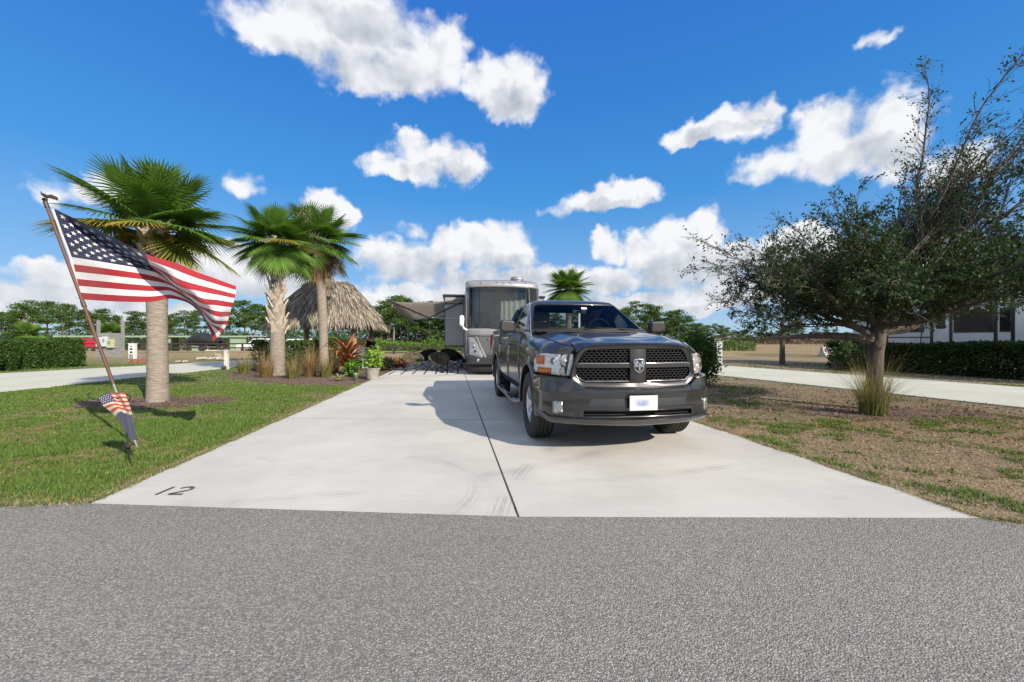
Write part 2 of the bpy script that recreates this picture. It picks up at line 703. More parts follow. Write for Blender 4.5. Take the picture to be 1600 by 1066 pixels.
def noise_node(nt, vec, scale, detail=5.0, rough=0.55):
    n = nd(nt, 'ShaderNodeTexNoise')
    n.inputs['Scale'].default_value = scale
    n.inputs['Detail'].default_value = detail
    n.inputs['Roughness'].default_value = rough
    nt.links.new(vec, n.inputs['Vector'])
    return n.outputs['Fac']


def nmath(nt, op, a, b=None, c=None, clamp=False):
    n = nd(nt, 'ShaderNodeMath', operation=op, use_clamp=clamp)
    for i, x in enumerate((a, b, c)):
        if x is None:
            continue
        if isinstance(x, (int, float)):
            n.inputs[i].default_value = x
        else:
            nt.links.new(x, n.inputs[i])
    return n.outputs[0]


def nmix(nt, f, a, b, mode='MIX'):
    n = nd(nt, 'ShaderNodeMix', data_type='RGBA', blend_type=mode)
    for s, x in (('Factor', f), ('A', a), ('B', b)):
        if isinstance(x, (int, float)):
            n.inputs[s].default_value = x
        elif isinstance(x, tuple):
            n.inputs[s].default_value = c4(x)
        else:
            nt.links.new(x, n.inputs[s])
    return n.outputs['Result']


def nrange(nt, x, a, b, c=0.0, d=1.0):
    n = nd(nt, 'ShaderNodeMapRange')
    n.interpolation_type = 'SMOOTHSTEP'
    nt.links.new(x, n.inputs[0])
    for i, q in enumerate((a, b, c, d)):
        n.inputs[i + 1].default_value = q
    return n.outputs[0]


def base_mat(name, rough):
    m = bpy.data.materials.new(name)
    m.use_nodes = True
    nt = m.node_tree
    b = nt.nodes['Principled BSDF']
    b.inputs['Roughness'].default_value = rough
    b.inputs['Specular IOR Level'].default_value = 0.3
    t = nd(nt, 'ShaderNodeNewGeometry')
    MATS[name] = m
    return m, nt, b, t.outputs['Position']


def set_bump(nt, b, h, strength, dist=0.01):
    bp = nd(nt, 'ShaderNodeBump')
    bp.inputs['Strength'].default_value = strength
    bp.inputs['Distance'].default_value = dist
    nt.links.new(h, bp.inputs['Height'])
    nt.links.new(bp.outputs[0], b.inputs['Normal'])


def FARDROP(x, y):
    """the land falls away a little beyond the camp sites"""
    t = np.clip((np.asarray(y, float) - 38) / 24.0, 0, 1)
    return -0.9 * t * t * (3 - 2 * t)


# soil and turf under the modelled blades: green lawn on the flag's side, parched on the oak's side, tan meadow far off
m, nt, b, P = base_mat('turf', 0.95)
sx = nd(nt, 'ShaderNodeSeparateXYZ')
nt.links.new(P, sx.inputs[0])
n1 = noise_node(nt, P, 0.55, 6)
n2 = noise_node(nt, P, 3.1, 6)
n3 = noise_node(nt, P, 28.0, 5)
patch = nmath(nt, 'MULTIPLY_ADD', n2, 0.5, nmath(nt, 'MULTIPLY', n1, 0.5))
green = ramp_node(nt, [(0.30, (0.07, 0.105, 0.027)), (0.50, (0.115, 0.145, 0.042)), (0.62, (0.25, 0.20, 0.11))])
nt.links.new(patch, green.inputs[0])
brown = ramp_node(nt, [(0.34, (0.085, 0.11, 0.035)), (0.46, (0.19, 0.15, 0.10)), (0.70, (0.26, 0.20, 0.14))])
nt.links.new(patch, brown.inputs[0])
side = nrange(nt, sx.outputs['X'], -2.0, 1.5)
col = nmix(nt, side, green.outputs[0], brown.outputs[0])
far = nrange(nt, sx.outputs['Y'], 17.0, 30.0)
mead = ramp_node(nt, [(0.35, (0.16, 0.14, 0.06)), (0.5, (0.31, 0.235, 0.12)), (0.65, (0.24, 0.16, 0.095))])
nt.links.new(noise_node(nt, P, 0.12, 7), mead.inputs[0])
col = nmix(nt, far, col, mead.outputs[0])
col = nmix(nt, 0.75, col, nmix(nt, n3, (0.45, 0.45, 0.45), (1.5, 1.5, 1.5)), 'MULTIPLY')
nt.links.new(col, b.inputs['Base Color'])
set_bump(nt, b, n3, 0.9, 0.03)
TURF = m

n = 40
xs = np.concatenate([np.linspace(-900, -60, 8), np.linspace(-50, 50, 41), np.linspace(60, 900, 8)])
ys = np.concatenate([np.linspace(-120, -20, 4), np.linspace(-15, 60, 31), np.linspace(75, 1500, 10)])
gx, gy = np.meshgrid(xs, ys)
gz = GZ + FARDROP(gx, gy)
nx = len(xs)
idx = np.arange(gx.size).reshape(gx.shape)
F = np.stack([idx[:-1, :-1], idx[:-1, 1:], idx[1:, 1:], idx[1:, :-1]], -1).reshape(-1, 4)
tag(link('ground', mesh_np('ground', np.stack([gx, gy, gz], -1).reshape(-1, 3), F), TURF), kind='structure')

# asphalt: stones of many greys held in binder
m, nt, b, P = base_mat('asphalt', 0.85)
vo = nd(nt, 'ShaderNodeTexVoronoi')
vo.inputs['Scale'].default_value = 125.0
nt.links.new(P, vo.inputs['Vector'])
vo2 = nd(nt, 'ShaderNodeTexVoronoi')
vo2.inputs['Scale'].default_value = 260.0
nt.links.new(P, vo2.inputs['Vector'])
sp = nd(nt, 'ShaderNodeSeparateXYZ')
nt.links.new(vo.outputs['Color'], sp.inputs[0])
sp2 = nd(nt, 'ShaderNodeSeparateXYZ')
nt.links.new(vo2.outputs['Color'], sp2.inputs[0])
rv = nmath(nt, 'MULTIPLY_ADD', sp2.outputs['X'], 0.45, nmath(nt, 'MULTIPLY', sp.outputs['X'], 0.55))
st = ramp_node(nt, [(0.08, (0.13, 0.127, 0.117)), (0.42, (0.255, 0.249, 0.228)), (0.70, (0.365, 0.356, 0.325)), (0.95, (0.54, 0.528, 0.485))])
nt.links.new(rv, st.inputs[0])
gap = nrange(nt, vo.outputs['Distance'], 0.30, 0.62)
c1 = nmix(nt, nmath(nt, 'MULTIPLY', gap, 0.55), st.outputs[0], (0.10, 0.098, 0.092))
worn = nmix(nt, noise_node(nt, P, 0.45, 4), (0.84, 0.84, 0.84), (1.16, 1.16, 1.15))
c1 = nmix(nt, 1.0, c1, worn, 'MULTIPLY')
mp = nd(nt, 'ShaderNodeMapping')                         # lanes polished by wheels run along the road
mp.inputs['Scale'].default_value = (0.10, 1.5, 1.0)
nt.links.new(P, mp.inputs[0])
c1 = nmix(nt, 1.0, c1, nmix(nt, noise_node(nt, mp.outputs[0], 1.0, 3), (0.86, 0.86, 0.86), (1.13, 1.13, 1.13)), 'MULTIPLY')
drip = nrange(nt, noise_node(nt, P, 2.2, 2, 0.4), 0.72, 0.80)
c1 = nmix(nt, nmath(nt, 'MULTIPLY', drip, 0.35), c1, (0.08, 0.078, 0.074))
nt.links.new(c1, b.inputs['Base Color'])
hh = nmath(nt, 'ADD', nmath(nt, 'MULTIPLY', vo.outputs['Distance'], -1.0), nmath(nt, 'MULTIPLY', sp.outputs['Y'], 0.5))
set_bump(nt, b, hh, 0.7, 0.006)
ASPH = m


def concrete(name, c_lo, c_hi, arcs=(), green=0.0):
    m, nt, b, P = base_mat(name, 0.88)
    big = noise_node(nt, P, 0.8, 6, 0.6)
    fine = noise_node(nt, P, 170.0, 3)
    mp = nd(nt, 'ShaderNodeMapping')
    mp.inputs['Scale'].default_value = (0.6, 26.0, 1.0)
    nt.links.new(P, mp.inputs[0])
    broom = noise_node(nt, mp.outputs[0], 3.0, 5)
    col = nmix(nt, nrange(nt, big, 0.3, 0.72), c_lo, c_hi)
    col = nmix(nt, 0.8, col, nmix(nt, broom, (0.82, 0.82, 0.82), (1.14, 1.14, 1.14)), 'MULTIPLY')
    col = nmix(nt, 0.6, col, nmix(nt, fine, (0.85, 0.85, 0.85), (1.15, 1.15, 1.15)), 'MULTIPLY')
    spots = nrange(nt, noise_node(nt, P, 3.3, 3, 0.5), 0.70, 0.80)
    col = nmix(nt, nmath(nt, 'MULTIPLY', spots, 0.22), col, (0.22, 0.21, 0.19))
    for (cx, cy_, r, w) in arcs:                          # faint marks left by turning tyres
        dv = nd(nt, 'ShaderNodeVectorMath', operation='DISTANCE')
        nt.links.new(P, dv.inputs[0])
        dv.inputs[1].default_value = (cx, cy_, 0)
        q = nmath(nt, 'ABSOLUTE', nmath(nt, 'SUBTRACT', dv.outputs['Value'], r))
        band = nrange(nt, q, w, w * 0.4)
        tread = nrange(nt, nmath(nt, 'SINE', nmath(nt, 'MULTIPLY', q, 150.0)), -0.4, 0.5)
        f = nmath(nt, 'MULTIPLY', nmath(nt, 'MULTIPLY', band, tread), nrange(nt, noise_node(nt, P, 1.3, 3), 0.42, 0.68))
        col = nmix(nt, nmath(nt, 'MULTIPLY', f, 0.48), col, (0.20, 0.195, 0.19))
    nt.links.new(col, b.inputs['Base Color'])
    set_bump(nt, b, nmath(nt, 'ADD', broom, nmath(nt, 'MULTIPLY', fine, 0.4)), 0.25, 0.004)
    return m


CONC = concrete('driveway_concrete', (0.45, 0.443, 0.408), (0.56, 0.552, 0.508),
                arcs=((-3.0, 9.2, 6.3, 0.12), (4.0, 2.4, 4.1, 0.12), (-1.2, 3.2, 0.9, 0.08), (0.0, 8.6, 5.2, 0.10)))
CONC2 = concrete('side_drive_concrete', (0.47, 0.48, 0.40), (0.53, 0.54, 0.455))

ROAD_EDGE = [(-60, 5.2), (-14, 3.55), (-6.5, 3.06), (-3.70, 2.90), (-3.12, 2.94), (0.044, 2.72), (3.19, 2.70), (3.45, 2.63), (7, 2.52), (20, 2.1), (60, 0.9)]
mb = MB()
edge = []
for (x0, y0), (x1, y1) in zip(ROAD_EDGE[:-1], ROAD_EDGE[1:]):
    k = max(2, int((x1 - x0) / 0.06)) if abs(x0) < 8 else 4
    for i in range(k):
        t = i / k
        inside = -3.13 < x0 + (x1 - x0) * t < 3.2
        edge.append((x0 + (x1 - x0) * t, y0 + (y1 - y0) * t + (random.uniform(-.006, .006) if inside else random.uniform(-.03, .03))))
edge.append(ROAD_EDGE[-1])
V, F = [], []
for x, y in edge:
    V += [(x, y + .012, -0.0012), (x, -9.0, -0.0012), (x, y + .012, -0.05)]
for i in range(len(edge) - 1):
    a = 3 * i
    F += [(a + 1, a + 4, a + 3, a), (a, a + 3, a + 5, a + 2)]
mb.add(V, F)
tag(mb.build('asphalt_road', ASPH), kind='structure')


def LX(y): return -3.12 - 0.1164 * (y - 2.94)
def JX(y): return 0.044 - 0.153 * (y - 2.72)
def RXe(y): return 3.19 - 0.158 * (y - 2.70)


drive = tag(bpy.data.objects.new('driveway', None), kind='structure')
COL.objects.link(drive)
rows = [(2.94, 2.72, 2.70), (6.09, 5.98, 5.88), (12.4, 12.3, 12.2), (18.8, 18.7, 18.6), (28.0, 28.0, 28.0)]
g = 0.009
for (l0, j0, r0), (l1, j1, r1) in zip(rows[:-1], rows[1:]):
    for side_ in (0, 1):
        if side_ == 0:
            q = [(LX(l0), l0 + g), (JX(j0) - g, j0 + g), (JX(j1) - g, j1 - g), (LX(l1), l1 - g)]
        else:
            q = [(JX(j0) + g, j0 + g), (RXe(r0), r0 + g), (RXe(r1), r1 - g), (JX(j1) + g, j1 - g)]
        p = MB()
        p.prism(q, lambda a, b_, d: (a, b_, d), -0.12, 0.0)
        p.build('slab_panel', CONC, drive)
p = MB()
p.add([(LX(2.95) + .05, 2.98, -.0015), (RXe(2.75) - .05, 2.78, -.0015), (RXe(27.9) - .05, 27.9, -.0015), (LX(27.9) + .05, 27.9, -.0015)], [(0, 1, 2, 3)])
p.build('joint_filler', mat('joint_filler', (0.05, 0.048, 0.045), 0.9), drive)
PAINT = mat('worn_black_paint', (0.06, 0.06, 0.06), 0.8, var=0.5, vscale=60)


def stroke(pts, w, name):
    p = MB()
    pts = [Vector((a, b_, 0)) for a, b_ in pts]
    V = []
    for i, q in enumerate(pts):
        d = (pts[min(i + 1, len(pts) - 1)] - pts[max(i - 1, 0)]).normalized()
        s = Vector((-d.y, d.x, 0)) * w / 2
        V += [q - s, q + s]
    V = [(v.x, v.y, 0.004) for v in V]
    p.add(V, [(2 * i, 2 * i + 2, 2 * i + 3, 2 * i + 1) for i in range(len(pts) - 1)])
    return p.build(name, PAINT, drive)


def numpos(a, b_):
    return (-2.775 + a, 3.10 + b_)


stroke([numpos(0, 0), numpos(0.005, 0.165)], 0.026, 'painted_digit')['label'] = 'black painted digit 1'
two = [numpos(0.135 + 0.05 * math.cos(t), 0.118 + 0.045 * math.sin(t)) for t in np.linspace(R(165), R(-35), 9)] + [numpos(0.085, 0.012), numpos(0.10, 0.011), numpos(0.20, 0.011)]
stroke(two, 0.026, 'painted_digit')['label'] = 'black painted digit 2'

LDRIVE = [(-10.2, 3.45), (-11.0, 5.5), (-11.75, 9.14), (-11.9, 16.5), (-12.3, 24), (-14.4, 26.5), (-15.4, 21.2), (-18.0, 14.05), (-21.5, 8.5), (-23.0, 3.95)]
RDRIVE = [(10.9, 2.45), (9.1, 7.1), (6.8, 13.55), (5.0, 18.6), (3.4, 24), (6.6, 25), (9.4, 18.5), (12.85, 10.0), (15.4, 2.3)]
for poly, nm in ((LDRIVE, 'concrete_drive'), (RDRIVE, 'concrete_drive')):
    p = MB()
    p.prism(poly, lambda a, b_, d: (a, b_, d), -0.10, -0.004)
    tag(p.build(nm, CONC2, bevel=0.008), kind='structure')

# mulch beds
MULCH = mat('bark_mulch', (0.085, 0.055, 0.04), 0.95, col2=(0.21, 0.145, 0.115), vscale=14, bump=1.0, bscale=45, coords='Object')
BED1 = [(-7.0 + 1.45 * math.cos(t) * (1 + .12 * math.sin(3 * t)), 7.75 + 0.75 * math.sin(t) * (1 + .1 * math.cos(2 * t))) for t in np.linspace(0, 2 * math.pi, 26)[:-1]]
BED2 = [(-10.2, 14.2), (-9.2, 12.9), (-8.0, 12.0), (-6.9, 11.3), (-5.9, 10.7), (-5.0, 10.45), (-4.35, 10.6), (-4.2, 12.2), (-4.45, 13.6),
        (-4.7, 16.5), (-5.2, 19.5), (-8.0, 21.5), (-11.0, 20.5), (-11.2, 16.5)]
BED3 = [(6.4 + 1.5 * math.cos(t) * (1 + .15 * math.sin(3 * t)), 6.55 + 0.62 * math.sin(t)) for t in np.linspace(0, 2 * math.pi, 22)[:-1]]
for k, poly in enumerate((BED1, BED2, BED3)):
    p = MB()
    p.add([(x, y, GZ + 0.006 + 0.001 * k) for x, y in poly], [tuple(range(len(poly)))])
    tag(p.build('mulch_bed', MULCH), kind='structure')
# loose bark chips
parts = []
for poly, k in ((BED1, 1500), (BED2, 7000), (BED3, 900)):
    a = np.array(poly)
    q = rng.uniform(a.min(0), a.max(0), (k, 2))
    q = q[inpoly(q[:, 0], q[:, 1], poly)]
    P3 = np.column_stack([q, np.full(len(q), GZ + 0.012) + rng.random(len(q)) * 0.012])
    d = rng.normal(size=(len(q), 3)) * [1, 1, 0.25]
    parts.append(leaf_quads(P3, rng.uniform(0.03, 0.08, len(q)), jitter_col((0.15, 0.10, 0.075), len(q), 0.55), 0.35, 1.2, d))
V, F, C = joined(parts)
tag(link('bark_chips', mesh_np('bark_chips', V, F, C), DRY), 'loose brown bark chips scattered over the planting beds', 'mulch', kind='stuff')

# ------------------------------------------------------------------ grass blades
DRIVE_POLY = [(LX(2.94), 2.94), (RXe(2.70), 2.70), (RXe(28), 28), (LX(28), 28)]


def road_y(x):
    e = np.array(ROAD_EDGE)
    return np.interp(x, e[:, 0], e[:, 1])


def turf_points(n, x0, x1, y0, y1):
    x, y = rng.uniform(x0, x1, n), rng.uniform(y0, y1, n)
    ok = (y > road_y(x) + 0.0) & (np.abs(x) < 1.36 * y + 0.5)
    for poly in (DRIVE_POLY, LDRIVE, RDRIVE, BED1, BED2):
        ok &= ~inpoly(x, y, poly)
    return x[ok], y[ok]


def lawn(n, box, side, h, w):
    x, y = turf_points(n, *box)
    f = fbm(x * 0.9, y * 0.9, 3) * 0.42 + fbm(x * 3.2, y * 3.2, 9) * 0.38 + vnoise(x * 9, y * 9, 31) * 0.20
    if side == 'left':
        dry = np.clip((f - 0.50) * 7, 0, 1) * 0.9 + 0.05
        edge_d = np.abs(x - LX(y))
        dry = np.maximum(dry, np.clip(0.95 - edge_d * 2.6, 0, 0.75))
        dry = np.maximum(dry, np.clip(0.85 - (y - road_y(x)) * 2.2, 0, 0.7))
        keep = rng.random(len(x)) < 1.0 - 0.55 * dry
    else:
        dry = 1 - np.clip((0.505 - f) * 8, 0, 1) * 0.85
        keep = rng.random(len(x)) < np.clip(0.62 + 0.38 * (1 - dry), 0, 1) * (0.55 + 0.6 * vnoise(x * 2.3, y * 2.3, 21))
    x, y, dry = x[keep], y[keep], dry[keep]
    n = len(x)
    isdry = rng.random(n) < dry
    g_ = jitter_col((0.105, 0.175, 0.042), n, 0.42, 0.25)
    d_ = jitter_col((0.30, 0.225, 0.125) if side == 'left' else (0.36, 0.285, 0.185), n, 0.50, 0.12)
    cols = np.where(isdry[:, None], d_, g_)
    hh = h * rng.uniform(0.45, 1.25, n) * np.where(isdry, 0.62, 1.0) * (1.15 - 0.45 * dry)
    lean = rng.uniform(0.2, 1.1, n) + np.where(isdry, 1.0, 0.0)
    P3 = np.column_stack([x, y, np.full(n, GZ - 0.004)])
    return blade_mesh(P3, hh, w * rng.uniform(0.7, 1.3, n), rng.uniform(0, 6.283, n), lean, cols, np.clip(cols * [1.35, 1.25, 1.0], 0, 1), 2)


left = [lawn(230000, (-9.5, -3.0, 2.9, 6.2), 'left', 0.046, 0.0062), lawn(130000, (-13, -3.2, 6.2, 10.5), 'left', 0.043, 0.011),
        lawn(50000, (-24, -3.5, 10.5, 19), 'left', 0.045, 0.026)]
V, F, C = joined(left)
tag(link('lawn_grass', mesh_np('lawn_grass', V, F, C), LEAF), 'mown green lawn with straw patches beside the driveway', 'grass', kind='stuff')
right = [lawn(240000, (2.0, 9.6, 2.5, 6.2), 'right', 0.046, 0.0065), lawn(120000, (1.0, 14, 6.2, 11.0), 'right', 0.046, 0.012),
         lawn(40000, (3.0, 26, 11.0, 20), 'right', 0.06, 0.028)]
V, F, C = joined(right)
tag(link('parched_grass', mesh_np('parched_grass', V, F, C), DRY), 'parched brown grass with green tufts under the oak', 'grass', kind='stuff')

# fallen leaves and straw under the oak
q = rng.uniform((2.0, 3.0), (9.5, 11.0), (9000, 2))
dd = np.hypot(q[:, 0] - 6.2, q[:, 1] - 7.0)
q = q[(rng.random(len(q)) < np.exp(-(dd / 3.2) ** 2) + .18) & ~inpoly(q[:, 0], q[:, 1], DRIVE_POLY) & ~inpoly(q[:, 0], q[:, 1], RDRIVE)]
V, F, C = leaf_quads(np.column_stack([q, GZ + 0.015 + rng.random(len(q)) * 0.02]), rng.uniform(.025, .06, len(q)), jitter_col((.19, .10, .06), len(q), .55, .2), .5, 1.0, rng.normal(size=(len(q), 3)) * [1, 1, .3])
tag(link('leaf_litter', mesh_np('leaf_litter', V, F, C), DRY), 'fallen brown leaves scattered on the ground around the oak', 'leaf litter', kind='stuff')


# ragged turf creeping over the edges of the slab and the road
def fringe(n, pts, spread, h, w, dryness):
    pts = np.array(pts, float)
    seg = np.linalg.norm(np.diff(pts, axis=0), axis=1)
    k = rng.choice(len(seg), n, p=seg / seg.sum())
    q = pts[k] + (pts[k + 1] - pts[k]) * rng.random(n)[:, None]
    keep = rng.random(n) < 0.25 + 0.9 * (vnoise(q[:, 0] * 2.2, q[:, 1] * 2.2, 17) > .45)
    q = q[keep] + rng.normal(size=(keep.sum(), 2)) * spread
    n = len(q)
    dr = rng.random(n) < dryness
    c = np.where(dr[:, None], jitter_col((.32, .25, .15), n, .4), jitter_col((.10, .165, .04), n, .4, .2))
    return blade_mesh(np.column_stack([q, np.full(n, GZ + .012)]), h * rng.uniform(.5, 1.3, n), w * rng.uniform(.7, 1.3, n), rng.uniform(0, 6.28, n), rng.uniform(.4, 1.6, n), c, np.clip(c * 1.3, 0, 1), 2)


fr_ = [fringe(9000, [(LX(y) - .012, y) for y in (2.96, 4, 6, 8, 10.5)], .016, .05, .007, .55), fringe(9000, [(RXe(y) + .012, y) for y in (2.72, 4, 6, 8)], .016, .045, .007, .75),
       fringe(6000, [(-9, 3.24), (-6.5, 3.08), (-3.7, 2.92), (-3.15, 2.95)], .03, .05, .007, .5), fringe(6000, [(3.2, 2.70), (3.5, 2.63), (7, 2.54)], .03, .045, .007, .75)]
V, F, C = joined(fr_)
tag(link('edge_grass', mesh_np('edge_grass', V, F, C), LEAF), 'ragged grass creeping over the edges of the driveway and road', 'grass', kind='stuff')

# ------------------------------------------------------------------ materials for vehicles and furniture
PAINT_G = mat('granite_metallic_paint', (0.032, 0.034, 0.037), 0.30, 0.45, var=0.05, vscale=400, coat=0.7)
PAINT_D = mat('satin_grey_trim', (0.058, 0.058, 0.060), 0.30, 0.7, var=0.05, vscale=200, coat=0.6)
CHROME = mat('chrome', (0.75, 0.75, 0.75), 0.12, 1.0, var=0.04)
ALLOY = mat('alloy', (0.62, 0.62, 0.63), 0.28, 0.95, var=0.08, vscale=30)
BLACKP = mat('black_plastic', (0.018, 0.018, 0.019), 0.5, var=0.25, vscale=60)
GLOSSB = mat('gloss_black', (0.012, 0.012, 0.013), 0.18, var=0.1, coat=0.4)
RUBBER = mat('tyre_rubber', (0.022, 0.022, 0.023), 0.75, var=0.3, vscale=40, bump=0.2, bscale=120)
DARKIN = mat('dark_interior', (0.035, 0.036, 0.038), 0.8, var=0.3, vscale=20)
GREYIN = mat('grey_upholstery', (0.15, 0.15, 0.155), 0.9, var=0.2, vscale=40)
AMBER = mat('amber_lens', (0.75, 0.16, 0.02), 0.2, coat=0.6, var=0.2, vscale=60)
LENSM = glass_mat('clear_lens', (0.95, 0.96, 0.95), 0.0, 0.0, 1.18)
WSHIELD = glass_mat('windshield_glass', (0.62, 0.66, 0.64), 0.0, 0.0, 1.17)
SIDEGL = glass_mat('tinted_glass', (0.10, 0.11, 0.12), 0.06)
WHITEP = mat('white_gelcoat', (0.72, 0.73, 0.74), 0.3, var=0.04, coat=0.4)
SILVER = mat('silver_gelcoat', (0.125, 0.122, 0.118), 0.38, 0.35, var=0.06, coat=0.5)
SILVERL = mat('light_silver_gelcoat', (0.27, 0.275, 0.285), 0.38, 0.3, var=0.05, coat=0.5)
SKIRT = mat('dark_skirt_paint', (0.04, 0.042, 0.04), 0.35, 0.3, coat=0.4)
STEELG = mat('galvanised_grey', (0.34, 0.35, 0.36), 0.5, 0.5, var=0.15, vscale=30)


def bumpy_chrome(name):
    m = bpy.data.materials.new(name)
    m.use_nodes = True
    nt = m.node_tree
    b = nt.nodes['Principled BSDF']
    b.inputs['Base Color'].default_value = (0.80, 0.82, 0.80, 1)
    b.inputs['Metallic'].default_value = 0.15
    b.inputs['Roughness'].default_value = 0.35
    t = nd(nt, 'ShaderNodeTexCoord')
    v = nd(nt, 'ShaderNodeTexVoronoi')
    v.inputs['Scale'].default_value = 22.0
    nt.links.new(t.outputs['Object'], v.inputs['Vector'])
    bp = nd(nt, 'ShaderNodeBump')
    bp.inputs['Strength'].default_value = 0.6
    bp.inputs['Distance'].default_value = 0.02
    nt.links.new(v.outputs['Distance'], bp.inputs['Height'])
    nt.links.new(bp.outputs[0], b.inputs['Normal'])
    MATS[name] = m
    return m


FACET = bumpy_chrome('faceted_reflector')
FOGM = bumpy_chrome('fog_reflector')
FOGM.node_tree.nodes['Principled BSDF'].inputs['Metallic'].default_value = 0.9
FOGM.node_tree.nodes['Principled BSDF'].inputs['Base Color'].default_value = (0.6, 0.61, 0.6, 1)


def bool_cut(o, cutters):
    for c in cutters:
        md = o.modifiers.new('cut', 'BOOLEAN')
        md.operation, md.object, md.solver = 'DIFFERENCE', c, 'EXACT'
    bpy.context.view_layer.update()
    me = bpy.data.meshes.new_from_object(o.evaluated_get(bpy.context.evaluated_depsgraph_get()))
    o.modifiers.clear()
    o.data = me
    me.polygons.foreach_set('use_smooth', np.ones(len(me.polygons), dtype=bool))
    me.set_sharp_from_angle(angle=R(32))
    for c in cutters:
        bpy.data.objects.remove(c)


def make_wheel(parent, x, y, side, r=0.405, rim=0.225, w=0.27, spokes=5, rimmat=None):
    """side = -1: outer face towards -x"""
    wh = bpy.data.objects.new('wheel', None)
    COL.objects.link(wh)
    wh.parent, wh.location = parent, (x, y, r)
    h = w / 2
    prof = [(rim, -h * .80), (rim + .03, -h * .97), (r - .085, -h * 1.03), (r - .03, -h * .96), (r - .006, -h * .80)]
    for k in range(5):
        a = -h * .74 + k * h * .37 * .98 - 0.0
        prof += [(r, a + .004), (r, a + h * .30 - .004), (r - .012, a + h * .30), (r - .012, a + h * .365)] if k < 4 else [(r, a + .004)]
    prof += [(r - .006, h * .80), (r - .03, h * .96), (r - .085, h * 1.03), (rim + .03, h * .97), (rim, h * .80)]
    ty = MB().lathe(prof, 48, 'x', closed=True)
    ty.build('tyre', RUBBER, wh, smooth=30)
    s = side
    rm = MB().lathe([(rim + .004, s * h * .86), (rim + .012, s * h * .82), (rim - .012, s * h * .70), (rim - .03, s * h * .2), (rim - .03, -s * h * .7)], 40, 'x', cap=False)
    rm.lathe([(0.0, s * h * .62), (.035, s * h * .62), (.062, s * h * .52), (.075, s * h * .30), (.075, s * h * .1)], 20, 'x')
    for k in range(spokes):
        for dd in (-0.16, 0.16):
            a = 2 * math.pi * k / spokes + dd
            a2 = 2 * math.pi * k / spokes + dd * 0.75
            p0 = (s * h * .42, .05 * math.cos(a), .05 * math.sin(a))
            p1 = (s * h * .66, (rim - .012) * math.cos(a2), (rim - .012) * math.sin(a2))
            rm.bar(p0, p1, .04, .035, up=(1, 0, 0))
    rm.build('rim', rimmat or ALLOY, wh, smooth=35)
    hb = MB().lathe([(rim - .035, s * h * .02), (0.0, s * h * .02)], 24, 'x')
    hb.build('brake_disc', BLACKP, wh)
    return wh


# ------------------------------------------------------------------ pickup truck
truck = thing('pickup_truck', 'dark grey metallic four-door pickup truck parked on the driveway in front of the motorhome', 'truck', (1.18, 5.10, 0), DRV)

# body shell: sections along y, front axle at y = 0
WZ = [(.42, .80), (.47, .925), (.60, .982), (.82, 1.0), (.98, 1.003), (1.10, .985)]


def front_w(y):
    return float(np.interp(y, [-.86, -.80, -.75, -.62, -.45, -.30, -.10, .1], [.58, .70, .775, .875, .940, .968, .99, 1.0]))


secs = []
ysec = [-.78, -.75, -.68, -.62, -.54, -.45, -.36, -.30, -.2, -.10, .05, .2, .35, .5, .62, .75, 1.0, 1.4, 1.8, 2.3, 2.8, 3.04, 3.06, 3.10, 3.12, 3.5, 4.0, 4.5, 4.72, 4.80]
for y in ysec:
    k = front_w(y) if y < .1 else (1.0 if y < 4.6 else 1.0 - (y - 4.6) * .12)
    hood = y < .52
    zb = .42 if y > -.5 else float(np.interp(y, [-.84, -.5], [.56, .42]))
    if hood:
        hc = float(np.interp(y, [-.84, -.7, -.45, -.1, .25, .52], [1.150, 1.195, 1.245, 1.285, 1.310, 1.322]))
        fs = k
    zl = hc - .135 if hood else 9.0
    half = [(.0, zb)] + [((w - 1) * .9 * k + k if hood else w * k, min(zl - (1.10 - z) * .3, z) if z > .5 else max(z, zb + (z - .42))) for z, w in WZ]
    if hood:
        half += [(fs * .955, hc - .115), (fs * .90, hc - .075), (fs * .80, hc - .048), (fs * .72, hc - .040), (fs * .64, hc - .006), (fs * .54, hc), (fs * .44, hc - .016), (fs * .25, hc - .010), (0, hc - .006)]
    elif y < 3.05:
        hc = 1.318
        half += [(.968, 1.22), (.935, hc - .012), (.90, hc), (.8, hc), (.7, hc), (.6, hc), (.4, hc), (.2, hc), (0, hc)]
    elif 3.05 <= y <= 3.10:
        hc = 1.22
        half += [(.93, 1.13), (.91, hc - .04), (.88, hc), (.8, hc), (.7, hc), (.6, hc), (.4, hc), (.2, hc), (0, hc)]
    else:
        hc = 1.395
        half += [(.985 * k, 1.22), (.965 * k, hc - .03), (.945 * k, hc), (.88, hc), (.84, hc - .002), (.6, hc - .002), (.4, hc - .002), (.2, hc - .002), (0, hc - .002)]
    loop = [(-x, y, z) for x, z in half] + [(x, y, z) for x, z in reversed(half[1:-1])]
    secs.append(loop)
mb = MB().grid(secs, closed_v=True)
mb.f.append(tuple(range(len(secs[0]))))
nb = len(secs[0]) * (len(secs) - 1)
mb.f.append(tuple(range(nb + len(secs[0]) - 1, nb - 1, -1)))
body = mb.build('body', PAINT_G, truck, smooth=32)
body.parent = None
cut = []
for yy in (0.0, 3.57):
    for sx_ in (-1, 1):
        c = MB().lathe([(.475, -.22), (.475, .22)], 40, 'x', o=(sx_ * .94, yy, .43))
        cut.append(c.build('cutter', BLACKP))
cut.append(MB().box((0, 3.95, 1.30), (1.66, 1.58, .62)).build('cutter', BLACKP))
bool_cut(body, cut)
body.parent = truck
